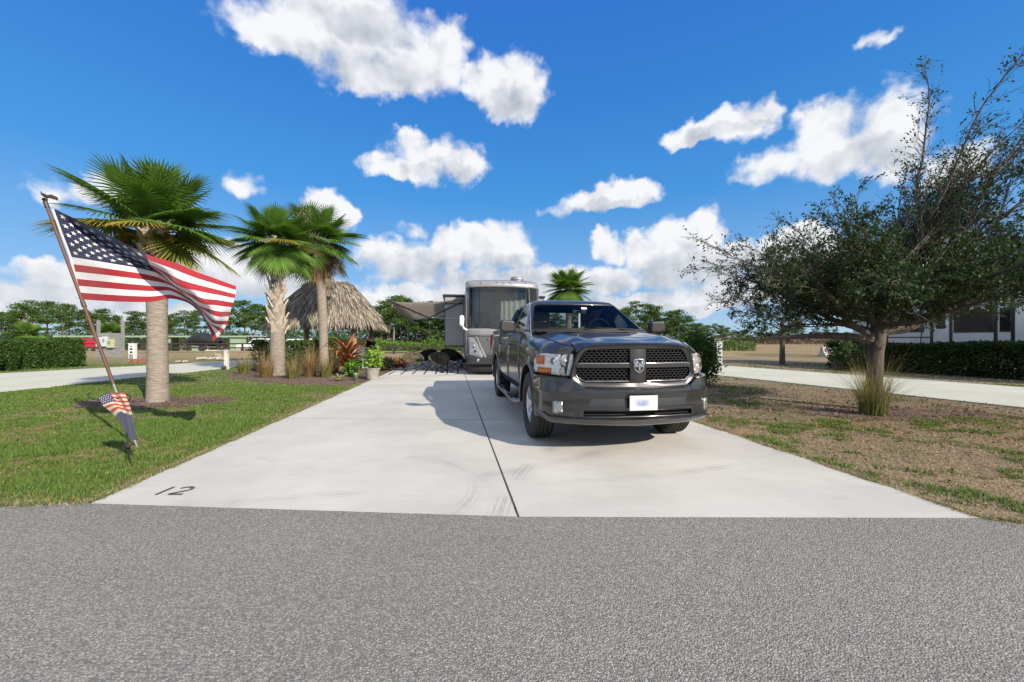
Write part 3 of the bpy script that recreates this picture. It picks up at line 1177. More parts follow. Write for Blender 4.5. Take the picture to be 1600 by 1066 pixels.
for yy in (0.0, 3.57):
    for sx_ in (-1, 1):
        # arch lip and dark liner
        A = [R(a) for a in np.linspace(-8, 188, 28)]
        rows_ = []
        for a in A:
            ca, sa = math.cos(a), math.sin(a)
            rows_.append([(sx_ * (.975), yy + .478 * ca, .43 + .478 * sa), (sx_ * 1.012, yy + .474 * ca, .43 + .474 * sa), (sx_ * 1.016, yy + .505 * ca, .43 + .505 * sa), (sx_ * .985, yy + .545 * ca, .43 + .545 * sa)])
        MB().grid(rows_).build('wheel_arch', PAINT_G, truck, smooth=50)
        rows_ = [[(sx_ * .55, yy + .468 * math.cos(a), .43 + .468 * math.sin(a)), (sx_ * .97, yy + .468 * math.cos(a), .43 + .468 * math.sin(a))] for a in A]
        MB().grid(rows_).build('wheel_liner', BLACKP, truck, smooth=60)
        make_wheel(truck, sx_ * .865, yy, sx_)
# hood panel edge line, cowl
for sx_ in (-1, 1):
    pts = [(sx_ * front_w(y) * .83, y, float(np.interp(y, [-.84, -.7, -.45, -.1, .25, .52], [1.150, 1.195, 1.245, 1.285, 1.310, 1.322])) - .050) for y in np.linspace(-.76, .50, 14)]
    MB().tube([(a, b_, c - .004) for a, b_, c in pts], .006, 6).build('hood_seam', BLACKP, truck)
MB().prism([(-.80, .42), (-.5, .36), (0, .33), (.5, .36), (.80, .42), (.80, .62), (-.80, .62)], lambda a, b_, d: (a, b_, d), 1.306, 1.328).build('cowl', BLACKP, truck, bevel=.006)

# cab greenhouse
ZR = [1.305, 1.338, 1.44, 1.56, 1.67, 1.752, 1.802, 1.842, 1.856]
WR = [.905, .895, .855, .805, .752, .712, .668, .56, .38]


def gh(z, i):
    w = WR[i]
    yf = float(np.interp(z, [1.305, 1.752, 1.802, 1.842, 1.856], [.40, 1.16, 1.25, 1.44, 1.66]))
    yb = float(np.interp(z, [1.305, 1.752, 1.802, 1.842, 1.856], [3.03, 2.93, 2.88, 2.72, 2.5]))
    bow = .19 * (1 - .55 * (z - 1.305) / .55)
    q = [(f * w, yf + bow * f * f) for f in (0, .2, .4, .6, .78, .915)]
    yA = yf + bow
    q += [(.975 * w, yA + .05), (w, yA + .15)]
    q += [(w, max(yA + .2, 1.25)), (w * 1.002, 1.70), (w * 1.002, 1.80), (w, 2.15), (w, 2.56), (w * .985, yb - .12), (w * .93, yb - .02), (w * .80, yb), (w * .4, yb + .01), (0, yb + .012)]
    return q


ring = [gh(z, i) for i, z in enumerate(ZR)]
nq = len(ring[0])
frame = MB()
panes = {'windshield': MB(), 'front_window': MB(), 'rear_window': MB(), 'back_window': MB()}
side_panes = {}
for sx_ in (-1, 1):
    side_panes[(sx_, 'a')] = MB()
    side_panes[(sx_, 'b')] = MB()
    for i in range(len(ZR) - 1):
        for j in range(nq - 1):
            quad = [(sx_ * ring[i][j][0], ring[i][j][1], ZR[i]), (sx_ * ring[i][j + 1][0], ring[i][j + 1][1], ZR[i]),
                    (sx_ * ring[i + 1][j + 1][0], ring[i + 1][j + 1][1], ZR[i + 1]), (sx_ * ring[i + 1][j][0], ring[i + 1][j][1], ZR[i + 1])]
            win = 1 <= i <= 4
            if win and j <= 4:
                panes['windshield'].add(quad, [(0, 1, 2, 3)])
            elif win and j in (7, 8):
                side_panes[(sx_, 'a')].add(quad, [(0, 1, 2, 3)])
            elif win and j in (10, 11):
                side_panes[(sx_, 'b')].add(quad, [(0, 1, 2, 3)])
            elif win and j >= 15:
                panes['back_window'].add(quad, [(0, 1, 2, 3)])
            else:
                frame.add(quad, [(0, 1, 2, 3)])
    topr = [(sx_ * q[0], q[1], ZR[-1]) for q in ring[-1]]
    for j in range(nq - 1):
        frame.add([topr[j], topr[j + 1], (0, topr[j + 1][1], ZR[-1] + .004), (0, topr[j][1], ZR[-1] + .004)], [(0, 1, 2, 3)])
frame.build('cab', PAINT_G, truck, smooth=28, solid=.03)
ws_ = panes['windshield'].build('windshield', WSHIELD, truck, smooth=60)
bk = panes['back_window'].build('rear_window', glass_mat('rear_glass', (0.55, 0.58, 0.58), 0.02), truck, smooth=60)
for (sx_, k), p in side_panes.items():
    p.build('side_window', SIDEGL if k == 'b' else glass_mat('front_side_glass', (0.42, 0.45, 0.46), 0.04), truck, smooth=60)
# windshield surround: black frit band along base
pts = [(x * .9, .405 + .19 * (x) ** 2 * .83 - .004, 1.338) for x in np.linspace(-.9, .9, 15)]
MB().tube(pts, .014, 6).build('windshield_seal', BLACKP, truck)
for x0, x1 in ((-.62, -.02), (.06, .66)):
    w_ = MB()
    w_.tube([(x1, .37 + .1 * x1 * x1, 1.335), (x1 * .8 + x0 * .2, .40, 1.350), (x0, .45 + .1 * x0 * x0, 1.365)], [.012, .010, .007], 6)
    w_.build('wiper', BLACKP, truck)
# interior
dash = MB()
dash.box((0, .86, 1.322), (1.62, .50, .07)).build('dashboard', DARKIN, truck, bevel=.02)
for sx_ in (-.40, .40):
    st_ = MB()
    st_.box((sx_, 1.75, 1.37), (.48, .13, .28), (R(-10), 0, 0)).build('seat', GREYIN, truck, bevel=.05)
    hr = MB()
    hr.box((sx_, 1.80, 1.60), (.26, .09, .17), (R(-8), 0, 0)).build('headrest', GREYIN, truck, bevel=.04)
MB().box((0, 2.75, 1.34), (1.40, .14, .16)).build('rear_bench', GREYIN, truck, bevel=.04)
sw = MB()
sw.tube([(.40 + .18 * math.cos(t), 1.20 + .05 * math.sin(t), 1.36 + .17 * math.sin(t)) for t in np.linspace(0, 2 * math.pi, 22)], .016, 6)
sw.build('steering_wheel', BLACKP, truck, smooth=60)
MB().box((0.0, 1.02, 1.625), (.22, .04, .06)).build('rearview_mirror', BLACKP, truck, bevel=.012)
MB().box((0.05, .93, 1.675), (.085, .004, .035), (R(-35), 0, 0)).build('windshield_sticker', WHITEP, truck)
MB().box((0.0, 1.0, 1.50), (.03, .004, .22)).build('hanging_tag', WHITEP, truck)

# grille: matched outer and inner outlines, bowed in plan


def gy(x, d=0.0):
    return -.945 + .165 * x * x + .02 * abs(x) + d


OUT = [(-.585, 1.118), (-.52, 1.138), (-.3, 1.148), (0, 1.152), (.3, 1.148), (.52, 1.138), (.585, 1.118), (.635, 1.05), (.672, .94), (.700, .83), (.692, .80), (.62, .725), (.58, .712), (.3, .706), (0, .704),
       (-.3, .706), (-.58, .712), (-.62, .725), (-.692, .80), (-.700, .83), (-.672, .94), (-.635, 1.05)]
HALF = [(.3, 1.104), (.525, 1.094), (.555, 1.078), (.595, 1.03), (.628, .94), (.652, .845), (.645, .825), (.590, .775), (.56, .768), (.3, .762)]
INN = [(-x, z) for x, z in reversed(HALF[:3])] + [(0, 1.108)] + HALF + [(0, .760)] + [(-x, z) for x, z in reversed(HALF[3:])]
gr = MB()
rows_ = [[(x, gy(x, .07), z) for x, z in OUT], [(x, gy(x, .008), z) for x, z in OUT],
         [((x * .88 + xi * .12), gy(x, -.004), z * .88 + zi * .12) for (x, z), (xi, zi) in zip(OUT, INN)],
         [((x * .15 + xi * .85), gy(x, .006), z * .15 + zi * .85) for (x, z), (xi, zi) in zip(OUT, INN)],
         [(x, gy(x, .022), z) for x, z in INN], [(x, gy(x, .085), z) for x, z in INN]]
gr.grid(rows_, closed_v=True)
grille = gr.build('grille', PAINT_D, truck, smooth=45)
MB().tube([(x * 1.006, gy(x, .012), .93 + (z - .93) * 1.012) for x, z in OUT + OUT[:1]], .008, 6).build('grille_seam', mat('seam_dark', (0.006, 0.006, 0.006), 0.9), grille)
XL = np.linspace(-.64, .64, 27)
ztop = lambda x: float(np.interp(abs(x), [0, .3, .52, .585, .635, .70], [1.152, 1.148, 1.138, 1.118, 1.07, 1.0]))
hcz = lambda x, y: float(np.interp(y, [-.84, -.7, -.45], [1.150, 1.195, 1.245])) - float(np.interp(abs(x), [0, .4, .48, .58, .66, .72], [.008, .012, .0, .006, .042, .05]))
P_ = [[(x, gy(x, .03), ztop(x) - .004) for x in XL], [(x, gy(x, .004), ztop(x) + .008) for x in XL], [(x, gy(x, .03), ztop(x) + .024) for x in XL],
      [(x, (gy(x, .03) + -.70) / 2, (ztop(x) + hcz(x, -.70)) / 2 + .016) for x in XL], [(x, -.70, hcz(x, -.70) + .001) for x in XL], [(x, -.62, hcz(x, -.62) - .012) for x in XL]]
MB().grid(P_).build('hood_lip', PAINT_G, truck, smooth=60)
# crosshair bars
cb = MB()
P_ = []
for z, d in ((.775 - .02, .06), (.775 - .02, .004), (.93, -.012), (1.09 + .02, .004), (1.09 + .02, .06)):
    P_.append([(x, gy(0, d + (.012 if abs(x) > .075 else 0)), z) for x in (-.088, -.070, 0, .070, .088)])
cb.grid(P_)
cb.build('grille_post', PAINT_D, grille, smooth=40)
hb_ = MB()
P_ = []
for dz, d in ((-.024, .075), (-.027, .015), (-.018, .002), (.018, .002), (.028, .012), (.026, .075)):
    P_.append([(x, gy(x, d), .932 + dz) for x in np.linspace(-.645, .645, 25)])
hb_.grid(P_)
hb_.build('grille_bar', PAINT_D, grille, smooth=40)
for dzz, nm in ((.957, 1), (.772, 0)):                     # bright lower lips of the openings
    for s in (-1, 1):
        x1 = .615 if nm else .565
        pts = [(s * x, gy(s * x, .012), dzz) for x in np.linspace(.095, x1, 12)]
        if not nm:
            pts += [(s * .628, gy(.628, .012), .812), (s * .648, gy(.648, .014), .845)]
        MB().tube(pts, .0075, 6).build('grille_trim', mat('bright_trim', (0.36, 0.36, 0.36), 0.2, 0.9, var=0.05), grille, smooth=60)
# honeycomb


def hexmesh(x0, x1, z0, z1, cut_fn):
    h = MB()
    cw, ch = .050, .034
    nz_ = int((z1 - z0) / (ch * .75)) + 2
    for r in range(-1, nz_):
        for c in range(-1, int((x1 - x0) / cw) + 2):
            cx = x0 + (c + (r % 2) * .5) * cw
            cz = z0 + r * ch * .75
            pts = [(cx, cz + ch / 2), (cx + cw / 2, cz + ch / 4), (cx + cw / 2, cz - ch / 4), (cx, cz - ch / 2)]
            for a, b2 in zip(pts[:-1], pts[1:]):
                if cut_fn(*a) and cut_fn(*b2):
                    h.bar((a[0], gy(a[0], .045), a[1]), (b2[0], gy(b2[0], .045), b2[1]), .0065, .03, up=(0, 1, 0))
    return h


HEXM = mat('grille_mesh_black', (0.022, 0.022, 0.023), 0.35, 0.3, var=0.1, coat=0.3)
for s in (-1, 1):
    for (z0, z1, x1) in ((.955, 1.10, .61), (.772, .908, .645)):
        fn = (lambda s, z0, z1, x1: (lambda x, z: .075 <= s * x <= x1 and z0 - .005 <= z <= z1 + .005))(s, z0, z1, x1)
        xa, xb = (.05, x1 + .02) if s > 0 else (-x1 - .02, -.05)
        hexmesh(xa, xb, z0, z1, fn).build('grille_mesh', HEXM, grille)
bp_ = MB()
bp_.grid([[(x, gy(x, .062), z) for x in np.linspace(-.66, .66, 15)] for z in (.74, 1.115)])
bp_.build('grille_backing', mat('radiator_dark', (0.006, 0.006, 0.006), 0.9), grille)
# emblem: a shield with a horned ram's head
em = MB()
SH = [(-.062, .058), (-.045, .066), (0, .070), (.045, .066), (.062, .058), (.060, .0), (.048, -.045), (.02, -.068), (0, -.078), (-.02, -.068), (-.048, -.045), (-.060, 0)]


def emf(a, b_, d):
    return (a, gy(0, -.014) - d, .938 + b_)


em.prism(SH, emf, 0, .008)
emblem = em.build('emblem', CHROME, grille, bevel=.003)
eb = MB()
eb.prism([(a * .84, b_ * .84) for a, b_ in SH], emf, .0085, .0105)
eb.build('emblem_field', GLOSSB, emblem)
eh = MB()
eh.prism([(-.009, .030), (.009, .030), (.012, .008), (.0085, -.02), (.011, -.043), (0, -.055), (-.011, -.043), (-.0085, -.02), (-.012, .008)], emf, .011, .018)
for s in (-1, 1):
    horn = [(s * (.029 + .020 * math.cos(t)), .020 + .026 * math.sin(t)) for t in [R(a) for a in range(140, -170, -30)]]
    eh.tube([emf(a, b_, .014) for a, b_ in horn], [.0075 + .004 * math.sin(math.pi * i / len(horn)) for i in range(len(horn))], 6)
    eh.ball(emf(s * .030, .018, .013), (.011, .006, .014), 8, 6)
eh.build('ram_head', CHROME, emblem, smooth=40)

# bumper and valance


def bx_(x):
    a = abs(x)
    return float(np.interp(a, [0, .3, .55, .75, .88, .96, 1.0, 1.012], [-1.02, -1.01, -.975, -.905, -.80, -.66, -.53, -.44]))


XS = sorted(set([round(v, 3) for v in list(np.linspace(-1.012, 1.012, 45)) + [-.60, .60, -.96, .96]]))
bz = [(.395, .015), (.415, -.002), (.475, -.006), (.53, -.004), (.60, .008), (.640, -.012), (.672, -.018), (.692, .0)]
top_of = lambda x: float(np.interp(abs(x), [0, .58, .70, 1.02], [.705, .712, .80, .815]))
P_ = []
for z, d in bz:
    P_.append([(x, bx_(x) + d, z) for x in XS])
P_.append([(x, bx_(x) + .03 if abs(x) < .6 else bx_(x) + .015, top_of(x)) for x in XS])
P_.append([(x * .99, bx_(x) + .12, top_of(x) + .006) for x in XS])
bm_ = MB()
nX = len(XS)
V = [q for r_ in P_ for q in r_]
F = []
for i in range(len(P_) - 1):
    for j in range(nX - 1):
        xm = (XS[j] + XS[j + 1]) / 2
        if i == 1 and abs(xm) < .60:
            continue
        F.append((i * nX + j, i * nX + j + 1, (i + 1) * nX + j + 1, (i + 1) * nX + j))
bm_.add(V, F)
bumper = bm_.build('bumper', PAINT_G, truck, smooth=35, solid=.02)
MB().grid([[(x, bx_(x) + .075, z) for x in np.linspace(-.64, .64, 15)] for z in (.395, .49)]).build('intake_backing', mat('intake_dark', (0.008, 0.008, 0.008), 0.8), bumper)
for s in (-1, 1):
    MB().bar((s * .16, bx_(.16) + .04, .437), (s * .58, bx_(.58) + .05, .437), .03, .012).build('intake_bar', PAINT_D, bumper)
va = MB()
P_ = []
for z, d in ((.412, .10), (.410, .0), (.398, -.028), (.385, -.030), (.352, .004), (.335, .03), (.335, .12)):
    P_.append([(x, bx_(x) + d, z - .018 * max(0, 1 - abs(x) / .7) + (.03 if abs(x) > .93 else 0)) for x in XS])
va.grid(P_).build('valance', PAINT_D, bumper, smooth=35)
for s in (-1, 1):                                          # fog lamps
    f_ = MB()
    xs_ = np.linspace(.80, .885, 5)
    f_.grid([[(s * x, bx_(x) - .012, z) for x in xs_] for z in (.438, .47, .53, .565)])
    fl = f_.build('fog_lamp', FOGM, bumper, smooth=60, solid=.01)
    MB().grid([[(s * x, bx_(x) - .018, z) for x in np.linspace(.795, .89, 5)] for z in (.430, .573)]).build('lens', LENSM, fl, smooth=60)
# licence plate (its characters are blurred out in the photograph)
m_ = bpy.data.materials.new('licence_plate_print')
m_.use_nodes = True
nt = m_.node_tree
b = nt.nodes['Principled BSDF']
b.inputs['Roughness'].default_value = 0.5
t_ = nd(nt, 'ShaderNodeTexCoord')
n_ = noise_node(nt, t_.outputs['Object'], 22.0, 1.0)
sp_ = nd(nt, 'ShaderNodeSeparateXYZ')
nt.links.new(t_.outputs['Object'], sp_.inputs[0])
rx_ = nmath(nt, 'MULTIPLY', nrange(nt, nmath(nt, 'ABSOLUTE', nmath(nt, 'ADD', sp_.outputs['X'], 0.02)), 0.10, 0.03), nrange(nt, nmath(nt, 'ABSOLUTE', sp_.outputs['Z']), 0.05, 0.01))
nt.links.new(nmix(nt, nmath(nt, 'MULTIPLY', rx_, nmath(nt, 'MULTIPLY_ADD', n_, 1.1, 0.1), clamp=True), (0.50, 0.52, 0.53), (0.10, 0.16, 0.36)), b.inputs['Base Color'])
pl = MB()
pl.prism([(-.152, -.076), (.152, -.076), (.152, .076), (-.152, .076)], lambda a, b_, d: (a, d, b_), -.004, .004)
pl.build('licence_plate', m_, truck, bevel=.003, loc=(.005, bx_(0) - .035, .562))
MB().box((.005, bx_(0) - .012, .555), (.20, .035, .10)).build('plate_bracket', BLACKP, truck)

# headlights


def hx(t):
    """plan curve of the headlamp, inner (0) to outer (1)"""
    return (float(np.interp(t, [0, .3, .6, .8, 1], [.665, .80, .915, .968, .992])), float(np.interp(t, [0, .3, .6, .8, 1], [-.815, -.755, -.615, -.48, -.33])))


for s in (-1, 1):
    T = np.linspace(0, 1, 13)
    zt = lambda t: 1.062 - .012 * t - .10 * max(0, t - .8) / .2 * .6
    zb = lambda t: .815 + .02 * t
    xin = lambda t, z: -.05 * (1 - t) * (1 - (z - .815) / .25)
    rows_ = []
    for k, d in ((0, .03), (.04, .012), (.5, .012), (.96, .012), (1, .03)):
        row = []
        for t in T:
            x, y = hx(t)
            z = zb(t) + (zt(t) - zb(t)) * k
            row.append((s * (x - d * .8 + .055 * (1 - t) * (.5 - k)), y + d, z))
        rows_.append(row)
    hl = MB().grid(rows_).build('headlight', FACET, truck, smooth=50, solid=.02)
    rows_ = []
    for k, d in ((0, .012), (.06, -.010), (.3, -.020), (.7, -.020), (.94, -.010), (1, .012)):
        row = []
        for t in T:
            x, y = hx(t)
            z = zb(t) + (zt(t) - zb(t)) * k
            row.append((s * (x - d * .8 + .055 * (1 - t) * (.5 - k)), y + d, z))
        rows_.append(row)
    MB().grid(rows_).build('lens', LENSM, hl, smooth=60)
    for (t, z, r_) in ((.20, .985, .062), (.24, .872, .046), (.46, .975, .040)):
        x, y = hx(t)
        bw = MB()
        bw.lathe([(.008, .012), (r_ * .5, .010), (r_ * .85, -.002), (r_, -.014), (r_ * 1.06, -.010)], 20, 'y', o=(s * (x - .02), y + .008, z))
        bw.build('reflector', mat('lamp_bowl', (0.55, 0.56, 0.56), 0.3, 0.8, var=.2, vscale=40), hl, smooth=50)
        MB().ball((s * (x - .02), y + .006, z), .016, 10, 6).build('bulb', WHITEP, hl, smooth=60)
    for (t0, t1, z0, z1) in ((.66, .90, .935, 1.035), (.48, .84, .835, .90)):
        rows_ = [[(s * (hx(t)[0] - .002), hx(t)[1] + .002, z) for t in np.linspace(t0, t1, 6)] for z in (z0, (z0 + z1) / 2, z1)]
        MB().grid(rows_).build('turn_signal', AMBER, hl, smooth=60, solid=.01)

# mirrors, doors, handles, steps, antenna
for s in (-1, 1):
    mxo = 1.045 if s < 0 else .985
    mr_ = MB()
    prof = [(0.0, -.085), (.16, -.085), (.215, -.06), (.225, 0), (.215, .075), (.18, .095), (.0, .085)]
    mr_.prism(prof, lambda a, b_, d: (s * (mxo + a), .70 + d - .1 * a, 1.385 + b_), -.055, .075)
    mo = mr_.build('mirror', BLACKP, truck, bevel=.03)
    ma = MB()
    ma.bar((s * .90, .80, 1.325), (s * 1.06, .72, 1.335), .10, .06)
    ma.build('mirror_arm', BLACKP, mo, bevel=.01)
    MB().prism([(.02, -.06), (.19, -.06), (.19, .07), (.02, .07)], lambda a, b_, d: (s * (mxo + a), .775 + d, 1.385 + b_), 0, .004).build('mirror_glass', CHROME, mo)
    for (y0, y1) in ((.60, 1.745), (1.765, 2.98)):
        zz = [.50, .60, .82, .98, 1.10, 1.22, 1.305]
        yy_ = np.linspace(y0, y1, 9)
        hole = (y1 > 2.9)
        rows_ = []
        for z in zz:
            xw = float(np.interp(z, [.42, .47, .60, .82, .98, 1.10, 1.22, 1.306], [.80, .925, .982, 1.0, 1.003, .985, .968, .935])) + .006
            rows_.append([(s * xw, y if not hole or z > .9 else min(y, 3.03), z) for y in yy_])
        dr = MB().grid(rows_).build('door', PAINT_G, truck, smooth=50, solid=.012)
        hd = MB()
        hd.tube([(s * .995, y1 - .26, 1.125), (s * 1.03, y1 - .25, 1.128), (s * 1.03, y1 - .10, 1.130), (s * .995, y1 - .09, 1.128)], .014, 8)
        hd.build('door_handle', PAINT_G, dr, smooth=60)
    sb = MB()
    sb.tube([(s * .90, .62, .37), (s * 1.0, .72, .325), (s * 1.03, .85, .315), (s * 1.03, 2.75, .315), (s * 1.0, 2.88, .325), (s * .90, 2.98, .37)], .040, 10)
    st2 = sb.build('side_step', CHROME if s > 5 else mat('step_steel', (0.30, 0.30, 0.31), 0.25, 0.9, var=0.1), truck, smooth=50)
    for y0 in (.95, 2.15):
        MB().box((s * 1.03, y0 + .22, .352), (.10, .46, .012)).build('step_pad', BLACKP, st2, bevel=.004)
    MB().box((s * 1.009, .66, .93), (.006, .10, .05)).build('fender_badge', CHROME, truck, bevel=.002)
MB().tube([(-.88, .33, 1.19), (-.885, .35, 1.28), (-.89, .52, 2.10)], [.010, .004, .0025], 6).build('antenna', STEELG, truck)
MB().box((0, 2.3, .33), (1.3, 4.4, .16)).build('chassis', BLACKP, truck)
MB().tube([(-.7, 0, .40), (.7, 0, .40)], .06, 10).build('front_axle', BLACKP, truck)
MB().tube([(-.7, 3.57, .40), (.7, 3.57, .40)], .07, 10).build('rear_axle', BLACKP, truck)
rb = MB()
rb.box((0, 4.92, .55), (1.9, .16, .18)).build('rear_bumper', CHROME, truck, bevel=.02)
for s in (-1, 1):
    MB().box((s * .95, 4.80, 1.12), (.10, .03, .38)).build('tail_light', mat('red_lens', (0.4, 0.02, 0.02), 0.2, coat=0.5), truck, bevel=.01)

# ------------------------------------------------------------------ motorhome
RVX, RVY = -0.26, 13.2
rv = thing('motorhome', 'silver and grey bus-style motorhome with curtained windshield, slide-outs and open awning', 'motorhome', (RVX, RVY, 0), DRV)
HW = 1.26


def rvsec(y, zt, k=1.0, drop=0.0):
    h = HW * k
    q = [(h * .97, .42), (h * .995, .60), (h, .9), (h, 1.6), (h * .995, 2.6), (h * .98, zt - .22), (h * .95, zt - .06), (h * .85, zt - .01), (h * .5, zt + .02), (0, zt + .03)]
    return [(-x, y, z) for x, z in q] + [(x, y, z) for x, z in reversed(q[:-1])]


secs = [rvsec(.30, 3.16, .985), rvsec(.45, 3.18, .995), rvsec(.9, 3.19), rvsec(3, 3.19), rvsec(6, 3.19), rvsec(10.4, 3.19), rvsec(10.6, 3.17, .985)]
mb = MB().grid(secs, closed_v=True)
mb.f.append(tuple(range(len(secs[0]))))
nb = len(secs[0]) * (len(secs) - 1)
mb.f.append(tuple(range(nb + len(secs[0]) - 1, nb - 1, -1)))
rvbody = mb.build('body', SILVERL, rv, smooth=35)
rvbody.parent = None
cut = [MB().box((0, .75, 2.22), (2.44, 1.5, 1.42)).build('cutter', BLACKP)]
for yy in (1.55, 7.6):
    for s in (-1, 1):
        cut.append(MB().lathe([(.60, -.22), (.60, .22)], 32, 'x', o=(s * 1.2, yy, .50)).build('cutter', BLACKP))
bool_cut(rvbody, cut)
rvbody.parent = rv


def rvy(x):
    """bowed nose in plan"""
    a = abs(x)
    return float(np.interp(a, [0, .4, .8, 1.05, 1.18, 1.245, 1.26], [0.0, .015, .07, .15, .235, .33, .42]))


XR = np.linspace(-1.26, 1.26, 43)


def nose(z0, z1, mat_, name, slope=0.0, sel=None, d=0.0, nzr=4, cuts=None, parent=None):
    zs = np.linspace(z0, z1, nzr)
    xs_ = XR if sel is None else np.linspace(sel[0], sel[1], 25)
    P_ = [[(x, rvy(x) + d + slope * (z - z0), z) for x in xs_] for z in zs]
    return MB().grid(P_).build(name, mat_, parent or rv, smooth=50, solid=.02)


brow = MB()
P_ = []
for z, d in ((2.925, .050), (2.945, .036), (3.00, .040), (3.08, .06), (3.15, .13), (3.20, .30)):
    P_.append([(x, rvy(x) + d, z - .02 * (x / 1.26) ** 2 - (.05 if abs(x) > 1.2 else 0)) for x in XR])
brow.grid(P_).build('brow_cap', SILVERL, rv, smooth=50, solid=.02)
for x in (-.22, -.0, .22, -.75, .75):
    MB().ball((x, rvy(x) + .05, 3.08), (.05, .03, .022), 10, 6).build('marker_lamp', CHROME, rv, smooth=60)
# windshield with rounded black surround
for (x0, x1, z0, z1, nm) in ((-1.20, 1.20, 1.535, 1.58, 'windshield_frame'), (-1.20, 1.20, 2.90, 2.945, 'windshield_frame'), (-1.255, -1.175, 1.55, 2.95, 'windshield_pillar'), (1.175, 1.255, 1.55, 2.95, 'windshield_pillar')):
    P_ = [[(x, rvy(x) - .004 + .03 * (z - 1.5), z) for x in np.linspace(x0, x1, 25)] for z in np.linspace(z0, z1, 4)]
    MB().grid(P_).build(nm, GLOSSB if z1 - z0 < .2 else SILVER, rv, smooth=50, solid=.03)
P_ = [[(x, rvy(x) + .005 + .03 * (z - 1.5), z) for x in np.linspace(-1.19, 1.19, 31)] for z in np.linspace(1.57, 2.93, 5)]
MB().grid(P_).build('windshield', glass_mat('rv_windshield', (0.56, 0.60, 0.59), 0.045), rv, smooth=60)
# curtain, dash, seats
cu = []
for z in (1.62, 2.2, 2.92):
    cu.append([(x, .62 + .10 * (x / 1.1) ** 2 * 1.2 + .022 * math.sin(x * 34 + math.sin(x * 5)), z) for x in np.linspace(-1.20, 1.20, 160)])
MB().grid(cu).build('curtain', mat('grey_curtain', (0.42, 0.43, 0.43), 0.9, var=0.15, vscale=4), rv, smooth=60)
MB().box((0, .62, 2.88), (2.3, .12, .10)).build('curtain_rail', DARKIN, rv)
MB().box((0, .46, 1.60), (2.1, .40, .09)).build('dashboard', mat('mint_sunshade', (0.42, 0.62, 0.54), 0.8, var=0.1), rv, bevel=.015)
for x in (-.72, .72):
    MB().box((x, .52, 1.86), (.46, .12, .52), (R(-6), 0, 0)).build('seat', mat('pale_seat', (0.19, 0.20, 0.20), 0.9), rv, bevel=.07)
MB().ball((-1.04, .42, 1.72), (.05, .05, .12), 10, 8).build('dash_figure', mat('doll_red', (0.55, 0.2, 0.1), 0.7, col2=(0.6, 0.45, 0.2), vscale=14), rv, smooth=60)
for x0, x1 in ((-.12, -.95), (.95, .12)):
    MB().tube([(x0 * .4 + x1 * .1, rvy(0) - .03, 1.53), (x1 * .5 + x0 * .5, rvy(.5) - .04, 1.60), (x1, rvy(x1) - .02, 1.70)], [.016, .012, .008], 6).build('wiper', BLACKP, rv)
# lower nose: light band, dark-grey mask, headlamps, louvres, black chin
nose(1.30, 1.55, SILVERL, 'nose_band', .0, None, -.005)
nose(.62, 1.31, SILVER, 'nose_mask', .04, None, -.02, 6)
chin = nose(.36, .64, SKIRT, 'lower_bumper', .02, None, -.035)
for s in (-1, 1):
    def q2(a, b_, d, s=s):
        return (s * a, rvy(a) - .035 - d, b_)
    outer = [(1.175, 1.26), (.985, 1.26), (.70, .63), (.74, .585), (1.14, .70)]
    hp = MB()
    hp.prism(outer, q2, 0.0, .012)
    hl = hp.build('headlight', mat('lamp_rim', (0.40, 0.40, 0.41), 0.3, 0.6), rv, bevel=.004)
    inner = [(1.135, 1.225), (1.0, 1.225), (.765, .665), (1.105, .755)]
    MB().prism(inner, q2, .013, .018).build('headlight_bezel', FOGM, hl)
    for (a, z, r_) in ((1.055, 1.08, .055), (1.02, .94, .06), (.96, .80, .06)):
        bw = MB()
        bw.lathe([(.01, .012), (r_ * .6, .010), (r_, -.008), (r_ * 1.08, -.002)], 16, 'y', o=(s * a, rvy(a) - .058, z))
        bw.build('reflector', CHROME, hl, smooth=50)
    st_ = MB()
    st_.prism([(.955, 1.29), (.895, 1.29), (.585, .60), (.66, .60)], q2, 0, .02)
    st_.build('nose_strake', SILVERL, rv, bevel=.006)
for k in range(4):
    z = .95 - k * .095
    w_ = .43 - k * .025
    lv = MB()
    lv.prism([(-w_, -.026), (w_, -.026), (w_ + .02, .026), (-w_ - .02, .026)], lambda a, b_, d, z=z: (a, rvy(a) - .025 - d, z + b_), 0, .014)
    lv.build('grille_louvre', mat('louvre_black', (0.008, 0.008, 0.008), 0.6), rv)
    MB().bar((-w_, rvy(w_) - .05, z - .04), (w_, rvy(w_) - .05, z - .04), .03, .012).build('louvre_blade', SILVERL, rv)
MB().box((0, -.03, .585), (1.1, .03, .022)).build('chin_trim', CHROME, rv, bevel=.004)
MB().ball((-.55, rvy(.55) - .035, 1.20), (.022, .012, .022), 10, 6).build('hood_latch', BLACKP, rv)
for s in (-1, 1):
    MB().ball((s * .86, rvy(.86) - .04, .50), (.05, .02, .05), 12, 8).build('fog_lamp', CHROME, chin, smooth=60)
    mo = MB()
    mo.tube([(s * 1.22, .26, 1.50), (s * 1.33, .16, 1.56), (s * 1.38, .10, 1.66)], [.04, .036, .03], 8)
    arm = mo.build('mirror_arm', WHITEP, rv, smooth=60)
    mm = MB()
    mm.prism([(-.08, -.20), (.06, -.22), (.10, -.15), (.10, .18), (.05, .24), (-.07, .22), (-.11, .1)], lambda a, b_, d, s=s: (s * (1.39 + a * .75), .10 + d, 1.80 + b_ * .8), -.05, .08)
    mm.build('mirror', WHITEP, arm, bevel=.035)
    for yy, dual in ((1.55, 0), (7.6, 1)):
        make_wheel(rv, s * 1.06, yy, s, .49, .29, .28, 5)
